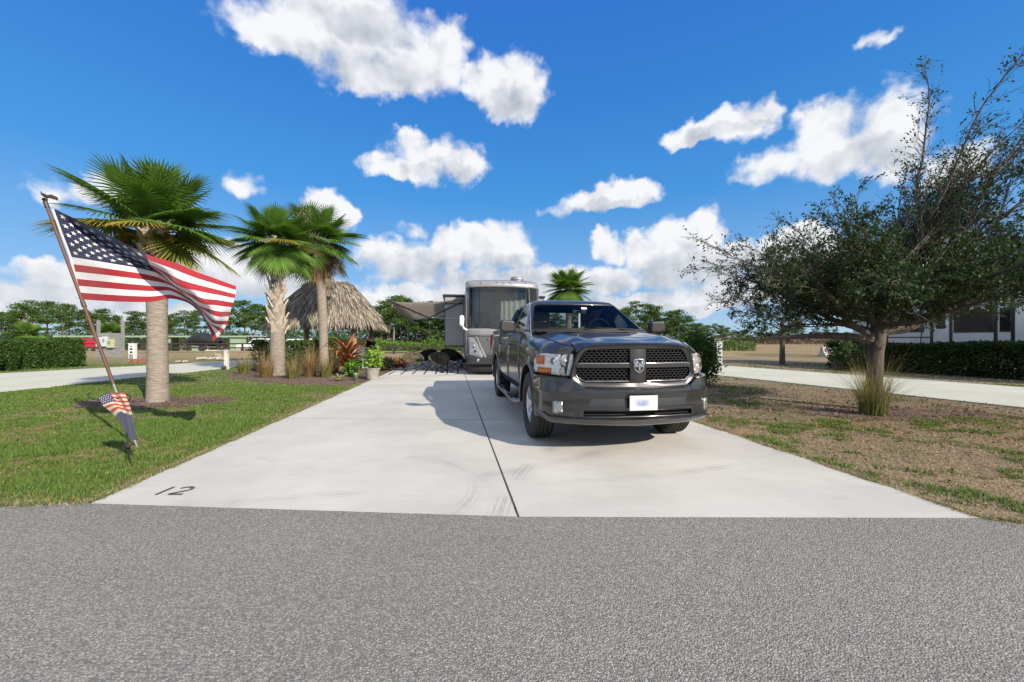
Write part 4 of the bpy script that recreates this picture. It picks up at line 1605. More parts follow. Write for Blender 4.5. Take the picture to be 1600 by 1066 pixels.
# slide-outs with toppers
for s, y0, y1, dep in ((-1, 2.3, 7.2, .72), (1, 2.4, 6.6, .62)):
    sl = MB()
    xc = s * (HW + dep / 2)
    sl.box((xc, (y0 + y1) / 2, 1.88), (dep, y1 - y0, 1.86))
    so = sl.build('slide_out', mat('slide_grey', (0.27, 0.275, 0.285), 0.4, 0.1, var=0.05, coat=0.3), rv, bevel=.02)
    MB().box((xc + s * .03, (y0 + y1) / 2, 2.86), (dep + .10, y1 - y0 + .10, .085)).build('slide_topper', GLOSSB, so, bevel=.02)
    MB().box((s * (HW + dep + .004), (y0 + y1) / 2, 1.88), (.03, y1 - y0 + .03, 1.88)).build('slide_trim', SKIRT, so, bevel=.006)
    MB().box((xc, y0 - .006, 2.55), (dep - .04, .012, .045)).build('slide_stripe', GLOSSB, so)
    MB().box((xc, y0 + .02, .92), (dep + .02, .05, .05)).build('slide_sill', SKIRT, so)
# roof fittings
ac = MB()
ac.lathe([(.20, 3.18), (.22, 3.24), (.20, 3.25), (.20, 3.30), (.24, 3.32), (.24, 3.40), (.20, 3.43), (0, 3.435)], 20, 'z', o=(.62, 1.1, 0))
ac.build('roof_vent', STEELG, rv, smooth=30)
MB().box((0, 4.5, 3.34), (.8, 1.1, .28)).build('air_conditioner', WHITEP, rv, bevel=.06)
MB().tube([(1.02, 1.5, 3.18), (1.06, 1.5, 3.80)], .008, 6).build('roof_antenna', STEELG, rv)
MB().box((0, 5.3, .40), (2.4, 9.6, .12)).build('chassis', BLACKP, rv)
MB().grid([[(x * .97, rvy(x) + .10, z) for x in XR] for z in (.10, .25, .40)]).build('air_dam', BLACKP, rv, smooth=60, solid=.02)
# awning on the entrance side: cloth sloping from the roof edge to the roller, two arms
awc = mat('taupe_awning_cloth', (0.55, 0.51, 0.46), 0.85, var=0.06, vscale=3)
nt = awc.node_tree
tr_ = nd(nt, 'ShaderNodeBsdfTranslucent')
tr_.inputs[0].default_value = (0.80, 0.74, 0.66, 1)
ms = nd(nt, 'ShaderNodeMixShader')
ms.inputs[0].default_value = .45
nt.links.new(nt.nodes['Principled BSDF'].outputs[0], ms.inputs[1])
nt.links.new(tr_.outputs[0], ms.inputs[2])
nt.links.new(ms.outputs[0], nt.nodes['Material Output'].inputs['Surface'])
A0, A1 = Vector((-1.30, 2.0, 2.74)), Vector((-1.30, 8.6, 2.74))
B0, B1 = Vector((-3.90, 2.0, 2.58)), Vector((-3.75, 8.6, 2.20))
P_ = []
for t in np.linspace(0, 1, 10):
    a, b2 = A0.lerp(A1, t), B0.lerp(B1, t)
    P_.append([tuple(a.lerp(b2, u) - Vector((0, 0, .10 * math.sin(math.pi * u)))) for u in np.linspace(0, 1, 10)])
aw = MB().grid(P_).build('awning_cloth', awc, rv, smooth=60, solid=.004)
MB().tube([B0 - Vector((0, .12, 0)), B1 + Vector((0, .12, 0))], .055, 10).build('awning_roller', GLOSSB, rv, smooth=50)
P_ = [[tuple(B0.lerp(B1, t) + Vector((0.02, 0, -.04 - .16 * u))) for t in np.linspace(0, 1, 12)] for u in (0, .5, 1)]
MB().grid(P_).build('awning_valance', awc, rv, smooth=60, solid=.004)
for (a, b2) in ((A0, B0), (A1, B1)):
    y = a.y
    arm = MB()
    arm.tube([(a.x - .75 * 0, y, 2.62), (a.x - 1.25, y - .02, 1.98 if y < 5 else 1.9), (b2.x, y, b2.z - .02)], .035, 6)
    arm.build('awning_arm', GLOSSB, rv)
    MB().tube([(a.x, y, 1.95), (a.x - 1.25, y - .02, 2.0)], .022, 6).build('awning_strut', STEELG, rv)

# ------------------------------------------------------------------ patio: mat, camp chairs, sandals
m, nt, b, P = base_mat('striped_mat', 0.9)
tcn = nd(nt, 'ShaderNodeTexCoord')
sp_ = nd(nt, 'ShaderNodeSeparateXYZ')
nt.links.new(tcn.outputs['Object'], sp_.inputs[0])
fr = nmath(nt, 'FRACT', nmath(nt, 'MULTIPLY', sp_.outputs['X'], 2.6))
fr2 = nmath(nt, 'FRACT', nmath(nt, 'MULTIPLY', sp_.outputs['Y'], 1.25))
s1 = nrange(nt, nmath(nt, 'ABSOLUTE', nmath(nt, 'SUBTRACT', fr, 0.5)), 0.10, 0.06)
s2 = nrange(nt, nmath(nt, 'ABSOLUTE', nmath(nt, 'SUBTRACT', fr2, 0.5)), 0.05, 0.03)
nt.links.new(nmix(nt, nmath(nt, 'MAXIMUM', s1, nmath(nt, 'MULTIPLY', s2, 0.7)), (0.55, 0.56, 0.56), (0.05, 0.055, 0.07)), b.inputs['Base Color'])
rg = MB()
rg.prism([(-1.45, -.95), (1.45, -.95), (1.45, .95), (-1.45, .95)], lambda a, b_, d: (a, b_, d), 0.003, 0.011)
tag(rg.build('outdoor_mat', m, loc=(-2.95, 14.55, 0), rot=(0, 0, DRV)), 'white outdoor mat with dark stripes lying under the camp chairs', 'mat')

CAMO = mat('camouflage_cloth', (0.10, 0.085, 0.05), 0.95, col2=(0.035, 0.035, 0.025), vscale=9, thr=(0.42, 0.58))
BLKC = mat('black_canvas', (0.012, 0.012, 0.014), 0.95, var=0.2)


def moon_chair(label, loc, rz, cloth, group=None, towel=False, size=1.0):
    c = thing('camp_chair', label, 'chair', loc, rz, group, size)
    Cn = Vector((0, 0, .56))
    nrm = Vector((0, -.55, .84)).normalized()
    e1 = Vector((1, 0, 0))
    e2 = nrm.cross(e1)
    P_ = []
    for r_ in (0.02, .12, .22, .32, .40, .43):
        row = []
        for k in range(28):
            a = 2 * math.pi * k / 28
            dip = .20 * (1 - (r_ / .43) ** 2) + .012 * math.sin(6 * a) * r_ / .43
            row.append(tuple(Cn + e1 * r_ * math.cos(a) * 1.02 + e2 * r_ * math.sin(a) - nrm * dip))
        P_.append(row)
    MB().grid(P_, closed_v=True).build('seat', cloth, c, smooth=60, solid=.03)
    MB().tube([Cn + e1 * .44 * math.cos(a) + e2 * .43 * math.sin(a) for a in np.linspace(0, 2 * math.pi, 29)], .024, 7).build('rim', cloth, c, smooth=60)
    feet = [(-.34, -.30), (.34, -.30), (.34, .30), (-.34, .30)]
    tops = [(.34, -.26, .33), (-.34, -.26, .33), (-.34, .28, .66), (.34, .28, .66)]
    for (fx, fy), t_ in zip(feet, tops):
        MB().tube([(fx, fy, .012), t_], .014, 6).build('leg', BLACKP, c)
    for sx_ in (-1, 1):
        MB().tube([(sx_ * .34, -.30, .03), (sx_ * .34, .28, .60)], .012, 6).build('brace', BLACKP, c)
        MB().tube([(sx_ * .34, -.30, .012), (sx_ * .35, -.30, .36)], .013, 6).build('post', BLACKP, c)
    if towel:
        tw = MB()
        tw.grid([[tuple(Cn + e1 * (x - .30) + e2 * (.40 - .16 * u) - nrm * (-.05 + .02 * math.sin(x * 9))) for x in np.linspace(0, .26, 7)] for u in (0, .5, 1)])
        tag(tw.build('towel', mat('teal_towel', (0.05, 0.20, 0.22), 0.95), c, smooth=60, solid=.012), 'teal towel over the rim')
    return c


ca = gp(657, 576)
moon_chair('camouflage saucer camp chair on the mat, the one farther from the motorhome', (-3.68, 14.85, .011), DRV + .30, CAMO, None, False, .86)
moon_chair('camouflage saucer camp chair on the mat, the one nearer the motorhome', (-2.72, 14.85, .011), DRV + .12, CAMO, None, False, .86)
moon_chair('black saucer camp chair behind the camouflage chair farther from the motorhome', (-3.42, 15.85, 0), DRV - 2.5, BLKC, None, False, .98)
moon_chair('black saucer camp chair with a teal towel behind the other camouflage chair', (-2.42, 15.85, 0), DRV + 2.6, BLKC, None, True, 1.0)
stl = thing('folding_stool', 'small black folding stool with crossed legs beside the motorhome step', 'stool', (-1.92, 15.1, 0), DRV)
MB().box((0, 0, .43), (.36, .30, .03)).build('seat', BLKC, stl, bevel=.01)
for sx_ in (-1, 1):
    for yy in (-.12, .12):
        MB().tube([(sx_ * .18, yy, .012), (-sx_ * .17, yy, .42)], .012, 6).build('leg', BLACKP, stl)


def sandal(x, y, rz, label):
    c = thing('sandal', label, 'sandal', (x, y, .011), rz, 'pair of black sandals on the mat')
    sole = [(.05 * math.sin(t) * (1 - .25 * math.cos(t)) * 1.0, .14 * math.cos(t)) for t in np.linspace(0, 2 * math.pi, 18)[:-1]]
    MB().prism(sole, lambda a, b_, d: (a, b_, d), 0.001, .028).build('sole', RUBBER, c, bevel=.006)
    MB().grid([[(.052 * math.cos(t), .01 + u, .026 + .05 * math.sin(t)) for t in np.linspace(0, math.pi, 9)] for u in (0, .05, .09)]).build('strap', BLKC, c, smooth=60, solid=.006)


sandal(-2.46, 14.0, DRV + .5, 'black sandal on the striped mat, the one nearer the camouflage chairs')
sandal(-2.14, 14.02, DRV - .3, 'black sandal on the striped mat, the one nearer the motorhome')

# ------------------------------------------------------------------ palms
def frond_mesh(elev, droop, seed, pal, r=1.0, petiole=.62, nseg=46, dead=False):
    """a cabbage-palm leaf: arching stalk and a fan of folded, drooping leaflets; +x is outward"""
    g_ = np.random.default_rng(seed)
    V, F, C = [], [], []

    def add(v, f, c):
        b0 = sum(len(q) for q in V)
        V.append(np.array(v))
        F.append(np.array(f) + b0)
        C.append(np.tile(c, (len(v), 1)))
    # stalk
    pts = []
    x, z, a = 0.0, 0.0, elev
    n = 8
    for i in range(n + 1):
        pts.append((x, z))
        x += math.cos(a) * petiole / n
        z += math.sin(a) * petiole / n
        a -= droop * .055
    w = .020
    v = []
    for i, (px, pz_) in enumerate(pts):
        ww = w * (1.6 - i / n)
        v += [(px, -ww, pz_), (px, ww, pz_), (px, 0, pz_ - ww)]
    f = []
    for i in range(n):
        for k in range(3):
            p, q = 3 * i + k, 3 * i + (k + 1) % 3
            f += [(p, q, q + 3), (p, q + 3, p + 3)]
    add(v, f, np.array(pal[2]))
    hx_, hz_ = pts[-1]
    ca, sa = math.cos(a), math.sin(a)
    fwd, up = np.array([ca, 0, sa]), np.array([-sa, 0, ca])
    side = np.array([0, 1.0, 0])
    H = np.array([hx_, 0, hz_])
    for k in range(nseg):
        th = (k + .5) / nseg * 2 - 1
        ang = th * R(142)
        # leaflets leave a curved rib: the middle ones start farther out
        start = H + fwd * (.34 * r * max(0, math.cos(ang)) ** 1.2)
        d = fwd * math.cos(ang) + side * math.sin(ang) + up * (.16 * (1 - abs(th)) - .10)
        d /= np.linalg.norm(d)
        L = r * (.86 - .22 * abs(th) ** 2) * g_.uniform(.88, 1.06)
        nrm = up + side * (-.35 * math.sin(ang))
        s = np.cross(d, nrm)
        s /= np.linalg.norm(s)
        nrm = np.cross(s, d)
        wid = .026 * r * g_.uniform(.85, 1.15)
        col = np.array(pal[0]) * (1 - abs(th) * .12) * g_.uniform(.78, 1.22)
        tipc = np.array(pal[1]) * g_.uniform(.8, 1.2)
        rows_ = []
        cc = []
        for t in (0, .3, .55, .78, 1.0):
            dr = droop * (.24 * t ** 2.4) * L * g_.uniform(.8, 1.2)
            p = start + d * L * t - np.array([0, 0, 1]) * dr
            p[0] -= .20 * dr
            wv = wid * (0.55 + 1.6 * t if t < .35 else max(.03, 1.12 * (1 - ((t - .3) / .72) ** 1.4)))
            fold = nrm * wv * .55
            rows_ += [p - s * wv + fold, p - nrm * 0, p + s * wv + fold]
            m_ = min(1, max(0, (t - .45) / .55)) ** 1.3
            cc += [col * (1 - m_) + tipc * m_] * 3
        f = []
        for i in range(4):
            for q in range(2):
                p0 = 3 * i + q
                f += [(p0, p0 + 1, p0 + 4), (p0, p0 + 4, p0 + 3)]
        b0 = sum(len(q) for q in V)
        V.append(np.array(rows_))
        F.append(np.array(f) + b0)
        C.append(np.array(cc))
    return mesh_np('frond', np.concatenate(V), np.concatenate(F), np.clip(np.concatenate(C), 0.003, 1))


PAL_G = ((.095, .20, .032), (.15, .25, .05), (.12, .16, .05))
PAL_Y = ((.13, .17, .028), (.45, .32, .06), (.22, .20, .07))
PAL_D = ((.23, .155, .085), (.30, .22, .14), (.24, .18, .11))
FR = {}
for e in (80, 62, 44, 26, 8, -12, -32, -52):
    for v_ in range(2):
        FR[(e, v_, 'g')] = frond_mesh(R(e), .55 + .25 * (80 - e) / 130, 1100 + e * 3 + v_, PAL_G)
for e in (8, -12, -32):
    FR[(e, 0, 'y')] = frond_mesh(R(e), .75, 700 + e, PAL_Y)
for e in (-32, -52, -70):
    FR[(e, 0, 'd')] = frond_mesh(R(e), 1.5, 900 + e, PAL_D, .8)
BARK = mat('palm_trunk', (0.20, 0.17, 0.14), 0.95, col2=(0.33, 0.29, 0.245), vscale=8, bump=1.0, bscale=22, stretch=(1, 1, 3.2))
BOOT = mat('palm_leaf_base', (0.36, 0.30, 0.22), 0.9, col2=(0.55, 0.50, 0.41), vscale=9, bump=0.5, bscale=30)
bt = MB()
bt.prism([(-.10, 0), (-.055, .16), (-.035, .34), (.035, .34), (.055, .16), (.10, 0)], lambda a, b_, d: (d + .10 * (b_ / .34) ** 1.4 + .02 * math.cos(a * 20), a, b_), -.03, .012)
BOOT_ME = bt.mesh('leaf_base', 50)


def palm(label, x, y, h, r0, r1, lean, crown_r, nfr, boots, seed, group=None, yellow=0.12, dead=0.10, moss=False, tilt_min=-55, z0=GZ, hang=0):
    g_ = np.random.default_rng(seed)
    t = thing('cabbage_palm', label, 'palm tree', (x, y, z0), 0, group)
    prof = []
    n = 18
    pts, rr = [], []
    for i in range(n + 1):
        u = i / n
        pts.append((lean[0] * u * u, lean[1] * u * u, -.05 + (h + .05) * u))
        rad = r0 + (r1 - r0) * u + .05 * r0 * math.sin(u * 9 + seed) + (.12 * r0 * max(0, 1 - u * 9))
        rr.append(rad)
    MB().tube(pts, rr, 20).build('trunk', BARK, t, smooth=50)
    top = Vector(pts[-1])
    nb_ = int(boots * 90)
    for i in range(nb_):
        u = 1 - boots * (i / max(1, nb_)) * .98
        az = i * 2.39996
        c = Vector((lean[0] * u * u, lean[1] * u * u, h * u - .30))
        rad = r0 + (r1 - r0) * u
        o = link('leaf_base', BOOT_ME, BOOT, t, (c.x + (rad * .98 + .012) * math.cos(az), c.y + (rad * .98 + .012) * math.sin(az), c.z), (g_.uniform(-.35, .35), g_.uniform(-.05, .15), az), (g_.uniform(.85, 1.1),) * 3)
    for i in range(nfr):
        u = (i + .5) / nfr
        e = 84 - (84 - tilt_min) * u ** .92 + g_.uniform(-7, 7)
        az = i * 2.39996 + g_.uniform(-.25, .25)
        kind = 'g'
        if u > .62 and g_.random() < yellow * 2.5:
            kind = 'y'
        if u > .80 and g_.random() < dead * 4:
            kind = 'd'
        keys = [k for k in FR if k[2] == kind]
        key = min(keys, key=lambda k: abs(k[0] - e) + g_.random() * 4)
        s = crown_r / 1.95 * g_.uniform(.88, 1.08) * (.86 if u < .12 else 1)
        link('frond', FR[key], LEAF if kind != 'd' else DRY, t, (top.x + .10 * math.cos(az), top.y + .10 * math.sin(az), top.z - .02 - .25 * u), (g_.uniform(-.25, .25), 0, az), (s, s, s))
    for i in range(hang):                                   # spent leaves hanging below the crown
        az = (2.9, .35, 3.5, -.25, 1.2)[i % 5]
        s = crown_r / 1.95 * .85
        k_ = ((-32, 0, 'y'), (-52, 0, 'd'), (-52, 0, 'd'), (-32, 0, 'y'), (-70, 0, 'd'))[i % 5]
        link('frond', FR[k_], DRY if k_[2] == 'd' else LEAF, t, (top.x + .1 * math.cos(az), top.y + .1 * math.sin(az), top.z - .2), (0, 0, az), (s, s, s))
    if moss:
        for i in range(7):
            az = g_.uniform(3.4, 6.4)
            c = top + Vector((math.cos(az) * g_.uniform(.5, 1.3), math.sin(az) * g_.uniform(.9, 1.3), g_.uniform(-1.2, .5)))
            n = 600
            Pm = np.array(c) + g_.normal(size=(n, 3)) * [.13, .13, .26]
            V, F, C = leaf_quads(Pm - np.array(t.location), .09, jitter_col((.40, .34, .30), n, .3), .12, 0, np.tile([0, 0, -1.0], (n, 1)))
            V = V + np.array(t.location)
            link('dry_flower_stalk', mesh_np('dry_flower_stalk', V, F, C), DRY, t)['kind'] = 'stuff'
    return t


palm('tall cabbage palm on a mulch ring behind the large flag', -7.03, 7.9, 3.62, .165, .175, (-.05, 0), 1.64, 44, .30, 1, yellow=.34, dead=.10, tilt_min=-4, hang=5)
palm('cabbage palm with a rough crosshatched trunk beside the ornamental grasses', -7.95, 13.5, 4.72, .235, .165, (-.12, .1), 1.66, 46, .66, 5, yellow=.06, dead=.06, tilt_min=-36)
palm('slender cabbage palm with grey dried flower stalks in front of the thatched hut', -7.75, 16.4, 5.4, .19, .15, (-.30, 0), 2.08, 58, .10, 9, yellow=.10, dead=.22, moss=True, tilt_min=-68)
palm('cabbage palm rising behind the motorhome and pickup roof', 3.55, 25.0, 4.5, .20, .16, (0, 0), 1.85, 46, .15, 14, yellow=.05, dead=.05, tilt_min=-45)


# ------------------------------------------------------------------ broadleaf trees
def grow_tree(seed, limbs, leaf_col, leaf_size, leaves_per, sub_n, twig_n, scale=1.0, zmin=-1.0):
    """limbs: (start point, direction, length, radius, leafiness); returns wood mesh builder and leaf arrays"""
    g_ = np.random.default_rng(seed)
    wood = MB()
    LP, LD, LC = [], [], []

    def walk(p, d, L, r, n, wob, lift):
        pts, dirs = [np.array(p, float)], []
        d = np.array(d, float) / np.linalg.norm(d)
        for i in range(n):
            d = d + g_.normal(size=3) * wob + np.array([0, 0, lift])
            d /= np.linalg.norm(d)
            dirs.append(d.copy())
            pts.append(pts[-1] + d * L / n)
        dirs.append(d.copy())
        return pts, dirs
    for (p, d, L, r, leafy) in limbs:
        pts, dirs = walk(p, d, L, r, 12, .09, .02)
        rs = [max(.006, r * (1 - .88 * i / 12)) for i in range(13)]
        wood.tube(pts, rs, 7, cap=False)
        ns = int(sub_n * L)
        for k in range(ns):
            u = .16 + .84 * (k + g_.random()) / ns
            i = min(11, int(u * 12))
            base = pts[i] + (pts[i + 1] - pts[i]) * (u * 12 - i)
            dd = dirs[i] * (.75 if leafy > .5 else 1.1) + g_.normal(size=3) * (.62 if leafy > .5 else .42)
            l2 = (0.40 + .85 * g_.random()) * scale * (1.15 - .55 * u) * (.60 if leafy < .5 else 1)
            if zmin > 0:
                dd[2] = abs(dd[2]) if base[2] < zmin + .5 else dd[2]
            p2, d2 = walk(base, dd, l2, 0, 6, .16, .015)
            if min(q[2] for q in p2) < zmin - .05:
                continue
            wood.tube(p2, [max(.0028, rs[i] * .38 * (1 - j / 7)) for j in range(7)], 4, cap=False)
            nt_ = max(2, int(twig_n * l2 * (leafy if leafy < 1 else 1)))
            for q in range(nt_):
                j = int(g_.integers(1, 6))
                dt = d2[j] * .8 + g_.normal(size=3) * .6
                l3 = g_.uniform(.10, .34) * scale
                if p2[j][2] < zmin:
                    continue
                p3, d3 = walk(p2[j], dt, l3, 0, 2, .2, 0)
                wood.tube(p3, [.0032, .0024, .0016], 3, cap=False)
                nl = int(leaves_per * leafy * g_.uniform(.5, 1.4))
                if nl:
                    tt = g_.random(nl) * 2
                    ii = np.minimum(1, tt.astype(int))
                    A = np.array(p3)
                    LP.append(A[ii] + (A[ii + 1] - A[ii]) * (tt - ii)[:, None] + g_.normal(size=(nl, 3)) * .022 * scale)
                    LD.append(np.tile(d3[0], (nl, 1)))
    LP, LD = np.concatenate(LP), np.concatenate(LD)
    keep = LP[:, 2] > zmin + .25 * np.sin(LP[:, 0] * 2.1 + LP[:, 1])
    LP, LD = LP[keep], LD[keep]
    V, F, C = leaf_quads(LP, g_.uniform(.6, 1.3, len(LP)) * leaf_size, jitter_col(leaf_col, len(LP), .42, .2), .48, .3, LD)
    return wood, V, F, C


OAKB = mat('oak_bark', (0.055, 0.044, 0.036), 0.95, col2=(0.13, 0.11, 0.092), vscale=7, bump=1.0, bscale=26, stretch=(1, 1, .35))
ok = thing('oak_tree', 'spreading dark-leaved tree with long whippy shoots above the parched grass', 'tree', (6.35, 7.0, GZ))
tr = MB()
tr.tube([(0, 0, -.05), (0, 0, .12), (.02, 0, .5), (.06, .02, .95), (.12, .04, 1.35), (.20, .05, 1.75)], [.17, .14, .118, .112, .125, .10], 18)
g_ = np.random.default_rng(11)
limbs = []
for i in range(15):                                         # low, wide limbs
    az = i * 2.39996 + .3
    el = g_.uniform(.18, .52)
    st_ = (.08 + .04 * g_.normal(), .03, 1.28 + .7 * (i / 15) + .1 * g_.random())
    L = 2.35 * g_.uniform(.8, 1.1) * (1.22 if math.cos(az) > 0 else 1.02)
    limbs.append((st_, (math.cos(az) * math.cos(el), math.sin(az) * math.cos(el), math.sin(el)), L, .055 * g_.uniform(.8, 1.3), 1.0))
limbs.append(((-.02, .02, 1.22), (-1, -.1, .17), 2.75, .075, 1.0))
limbs.append(((-.02, .02, 1.30), (-1, -.35, .36), 2.7, .06, .85))
limbs.append(((.1, .02, 1.34), (1, -.25, .26), 2.7, .075, 1.0))
limbs.append(((.1, .02, 1.4), (.9, .3, .55), 2.7, .075, 1.0))
for i in range(8):                                          # upright limbs through the crown
    az = i * .8
    limbs.append(((.15, .05, 1.55 + .05 * i), (math.cos(az) * 1.0 + .12, math.sin(az) * .8, .75), g_.uniform(1.2, 1.8), .05, .8))
for i in range(46):                                         # whippy shoots, most of them swept to one side
    rightw = i % 10 < 7
    th = R(g_.uniform(22, 72)) if rightw else R(g_.uniform(4, 30))
    sx_ = 1 if rightw else -1
    st_ = (g_.uniform(-.2, 1.1) if rightw else g_.uniform(-1.0, .2), g_.uniform(-.7, .7), g_.uniform(1.75, 2.5) + (.25 if rightw else 0))
    L = g_.uniform(1.7, 3.0) if rightw else g_.uniform(1.3, 2.2)
    limbs.append((st_, (sx_ * math.cos(th), g_.normal() * .25, math.sin(th)), L, .015, .42))
for (dx, dy, dz, L, lf) in ((.62, .0, 1.0, 5.7, .42), (.55, .1, 1.0, 5.0, .42), (.70, -.1, 1.0, 5.4, .42), (.75, .2, .85, 4.8, .42), (.50, -.1, 1.0, 4.0, .40), (.95, -.2, .75, 4.3, .42), (-.25, .1, 1.0, 2.2, .40)):
    limbs.append(((.25, .05, 1.75), (dx, dy, dz), L, .036, lf))
wood, V, F, C = grow_tree(21, limbs, (.031, .064, .020), .052, 17, 12.5, 13, 1.0, 1.48)
tr.build('trunk', OAKB, ok, smooth=60)
wood.build('limbs', OAKB, ok)
link('crown', mesh_np('crown', V, F, C), LEAF, ok)
print('oak leaves', len(F) // 2)

sm = thing('young_tree', 'young tree with a thin pale trunk beyond the side drive', 'tree', (12.9, 19.0, GZ))
MB().tube([(0, 0, -.05), (0, 0, 1.0), (.03, 0, 2.2)], [.13, .10, .07], 12).build('trunk', OAKB, sm, smooth=60)
limbs = [((0, 0, 1.3 + .09 * i), (math.cos(i * 2.4), math.sin(i * 2.4), .25 + .05 * i), 1.9, .04, 1.0) for i in range(11)]
wood, V, F, C = grow_tree(31, limbs, (.045, .075, .022), .10, 10, 8, 8)
wood.build('limbs', OAKB, sm)
link('crown', mesh_np('crown', V, F, C), LEAF, sm)


# ------------------------------------------------------------------ shrubs and hedges
def leaf_volume(n, fn, size, col, up=.3, amt=.4):
    """fn(n) -> points in the plant's volume"""
    Pq = fn(n)
    return leaf_quads(Pq, rng.uniform(.6, 1.35, len(Pq)) * size, jitter_col(col, len(Pq), amt, .22), .5, up)


def lump(n, rx, ry, rz, zc, flat=.0, seed=0):
    """points near the surface of a lumpy ellipsoid"""
    g2 = np.random.default_rng(seed)
    d = g2.normal(size=(n, 3))
    d /= np.linalg.norm(d, axis=1, keepdims=True)
    az, el = np.arctan2(d[:, 1], d[:, 0]), d[:, 2]
    rr = 1 + .16 * np.sin(az * 3 + el * 4 + seed) + .13 * np.sin(az * 7 - el * 6 + seed * 2) + .08 * g2.normal(size=n)
    rad = np.clip(1 - np.abs(g2.normal(size=n)) * .22, .1, 1) * rr
    sq = 1 / np.maximum(np.abs(d[:, 2]), .55) if flat else 1
    Pq = d * rad[:, None] * [rx, ry, rz]
    if flat:
        Pq[:, 2] = np.clip(Pq[:, 2] * 1.45, -rz, rz * (1 + .05 * g2.normal(size=n)))
        Pq[:, :2] *= 1.08
    Pq[:, 2] += zc
    return Pq[Pq[:, 2] > .015]


STEM = mat('shrub_stem', (0.10, 0.075, 0.055), 0.95)


def shrub(name, label, x, y, rx, ry, h, n, size, col, seed, group=None, flat=False, cat='shrub'):
    t = thing(name, label, cat, (x, y, GZ), 0, group)
    V, F, C = leaf_volume(n, lambda k: lump(k, rx, ry, h / 2, h * .52, flat, seed), size, col)
    link('foliage', mesh_np('foliage', V, F, C), LEAF, t)
    g2 = np.random.default_rng(seed)
    for k in range(5):
        a = k * 1.257
        MB().tube([(.05 * math.cos(a), .05 * math.sin(a), 0), (.4 * rx * math.cos(a), .4 * ry * math.sin(a), h * .5), (.55 * rx * math.cos(a + .3), .55 * ry * math.sin(a + .3), h * .85)], [.02, .014, .006], 5).build('stem', STEM, t)
    return t


b0 = shrub('hedge_shrub', 'end shrub of the clipped row, the one nearest the service wall', -16.9, 16.3, .265, .265, 1.14, 4600, .075, (.050, .105, .022), 40, 'row of clipped shrubs along the side drive', True)
for k, (u, v) in enumerate(((98, 573.5), (70, 574.5), (40, 576), (12, 578.5), (-20, 581))):
    x, y = gp(u, v)
    copy_tree(b0, None, (x, y, GZ), k * 1.3, (.98 + .08 * math.sin(k * 2), 1.05, 1.0 + .05 * math.cos(k * 3)), label='%s clipped shrub in the row, counted from the service wall end' % ('second', 'third', 'fourth', 'fifth', 'sixth')[k])
b0.location = (*gp(119, 572), GZ)
x, y = gp(1092, 600)
shrub('shrub', 'rounded dark green shrub standing close behind the pickup', x, y, .50, .50, 1.36, 6500, .075, (.040, .090, .020), 43)
x, y = gp(1330, 577)
shrub('flowering_shrub', 'loose green shrub at the end of the hedge beside the oak', x, y, .55, .5, 1.05, 2600, .11, (.065, .11, .035), 44)


def hedge(name, label, p0, p1, w, h, n, size, col, seed):
    d = np.array(p1) - np.array(p0)
    L = np.linalg.norm(d)
    ang = math.atan2(d[1], d[0])
    t = thing(name, label, 'hedge', (p0[0], p0[1], GZ), ang)
    g2 = np.random.default_rng(seed)

    def fn(k):
        q = g2.random((k, 3)) * [L, 1, 1]
        sidep = g2.integers(0, 4, k)
        yy = np.where(sidep < 2, np.where(sidep == 0, 0, 1), q[:, 1]) + np.where(sidep < 2, 1, 0) * np.where(sidep == 0, 1, -1) * np.abs(g2.normal(size=k)) * .14
        zz = np.where(sidep >= 2, 1 - np.abs(g2.normal(size=k)) * .13, q[:, 2])
        bul = 1 + .22 * (vnoise(q[:, 0] * 1.5, zz * 2.5, seed) - .5) + .15 * (vnoise(q[:, 0] * 4, zz * 5, seed + 2) - .5)
        topn = h * (.90 + .22 * vnoise(q[:, 0] * 1.2, q[:, 0] * 0 + 3.3, seed + 5) + .06 * g2.random(k))
        core = g2.random(k) < .35
        yy, zz = np.where(core, g2.random(k), yy), np.where(core, g2.random(k) * .95, zz)
        return np.column_stack([q[:, 0] + g2.normal(size=k) * .04, (yy - .5) * w * bul * (.78 + .3 * np.sqrt(zz.clip(0, 1))), .04 + zz * topn])
    V, F, C = leaf_volume(n, fn, size, col, .3, .45)
    link('foliage', mesh_np('foliage', V, F, C), LEAF, t)
    for k in range(int(L / .45)):
        x = .2 + k * .45
        MB().tube([(x, 0, 0), (x + .05 * math.sin(k * 3), .05 * math.cos(k * 2), h * .45), (x + .15 * math.sin(k), .1 * math.cos(k), h * .8)], [.025, .018, .008], 5).build('stem', STEM, t)
    return t


hedge('hedge', 'long dark green hedge between the oak and the white travel trailer', (15.9, 11.2), (13.7, 17.0), 1.0, .98, 52000, .085, (.032, .060, .018), 50)
hedge('hedge', 'clipped bright green hedge in the planting bed behind the grasses', (-10.0, 15.4), (-7.6, 17.9), .9, 1.12, 16000, .08, (.050, .105, .022), 51)


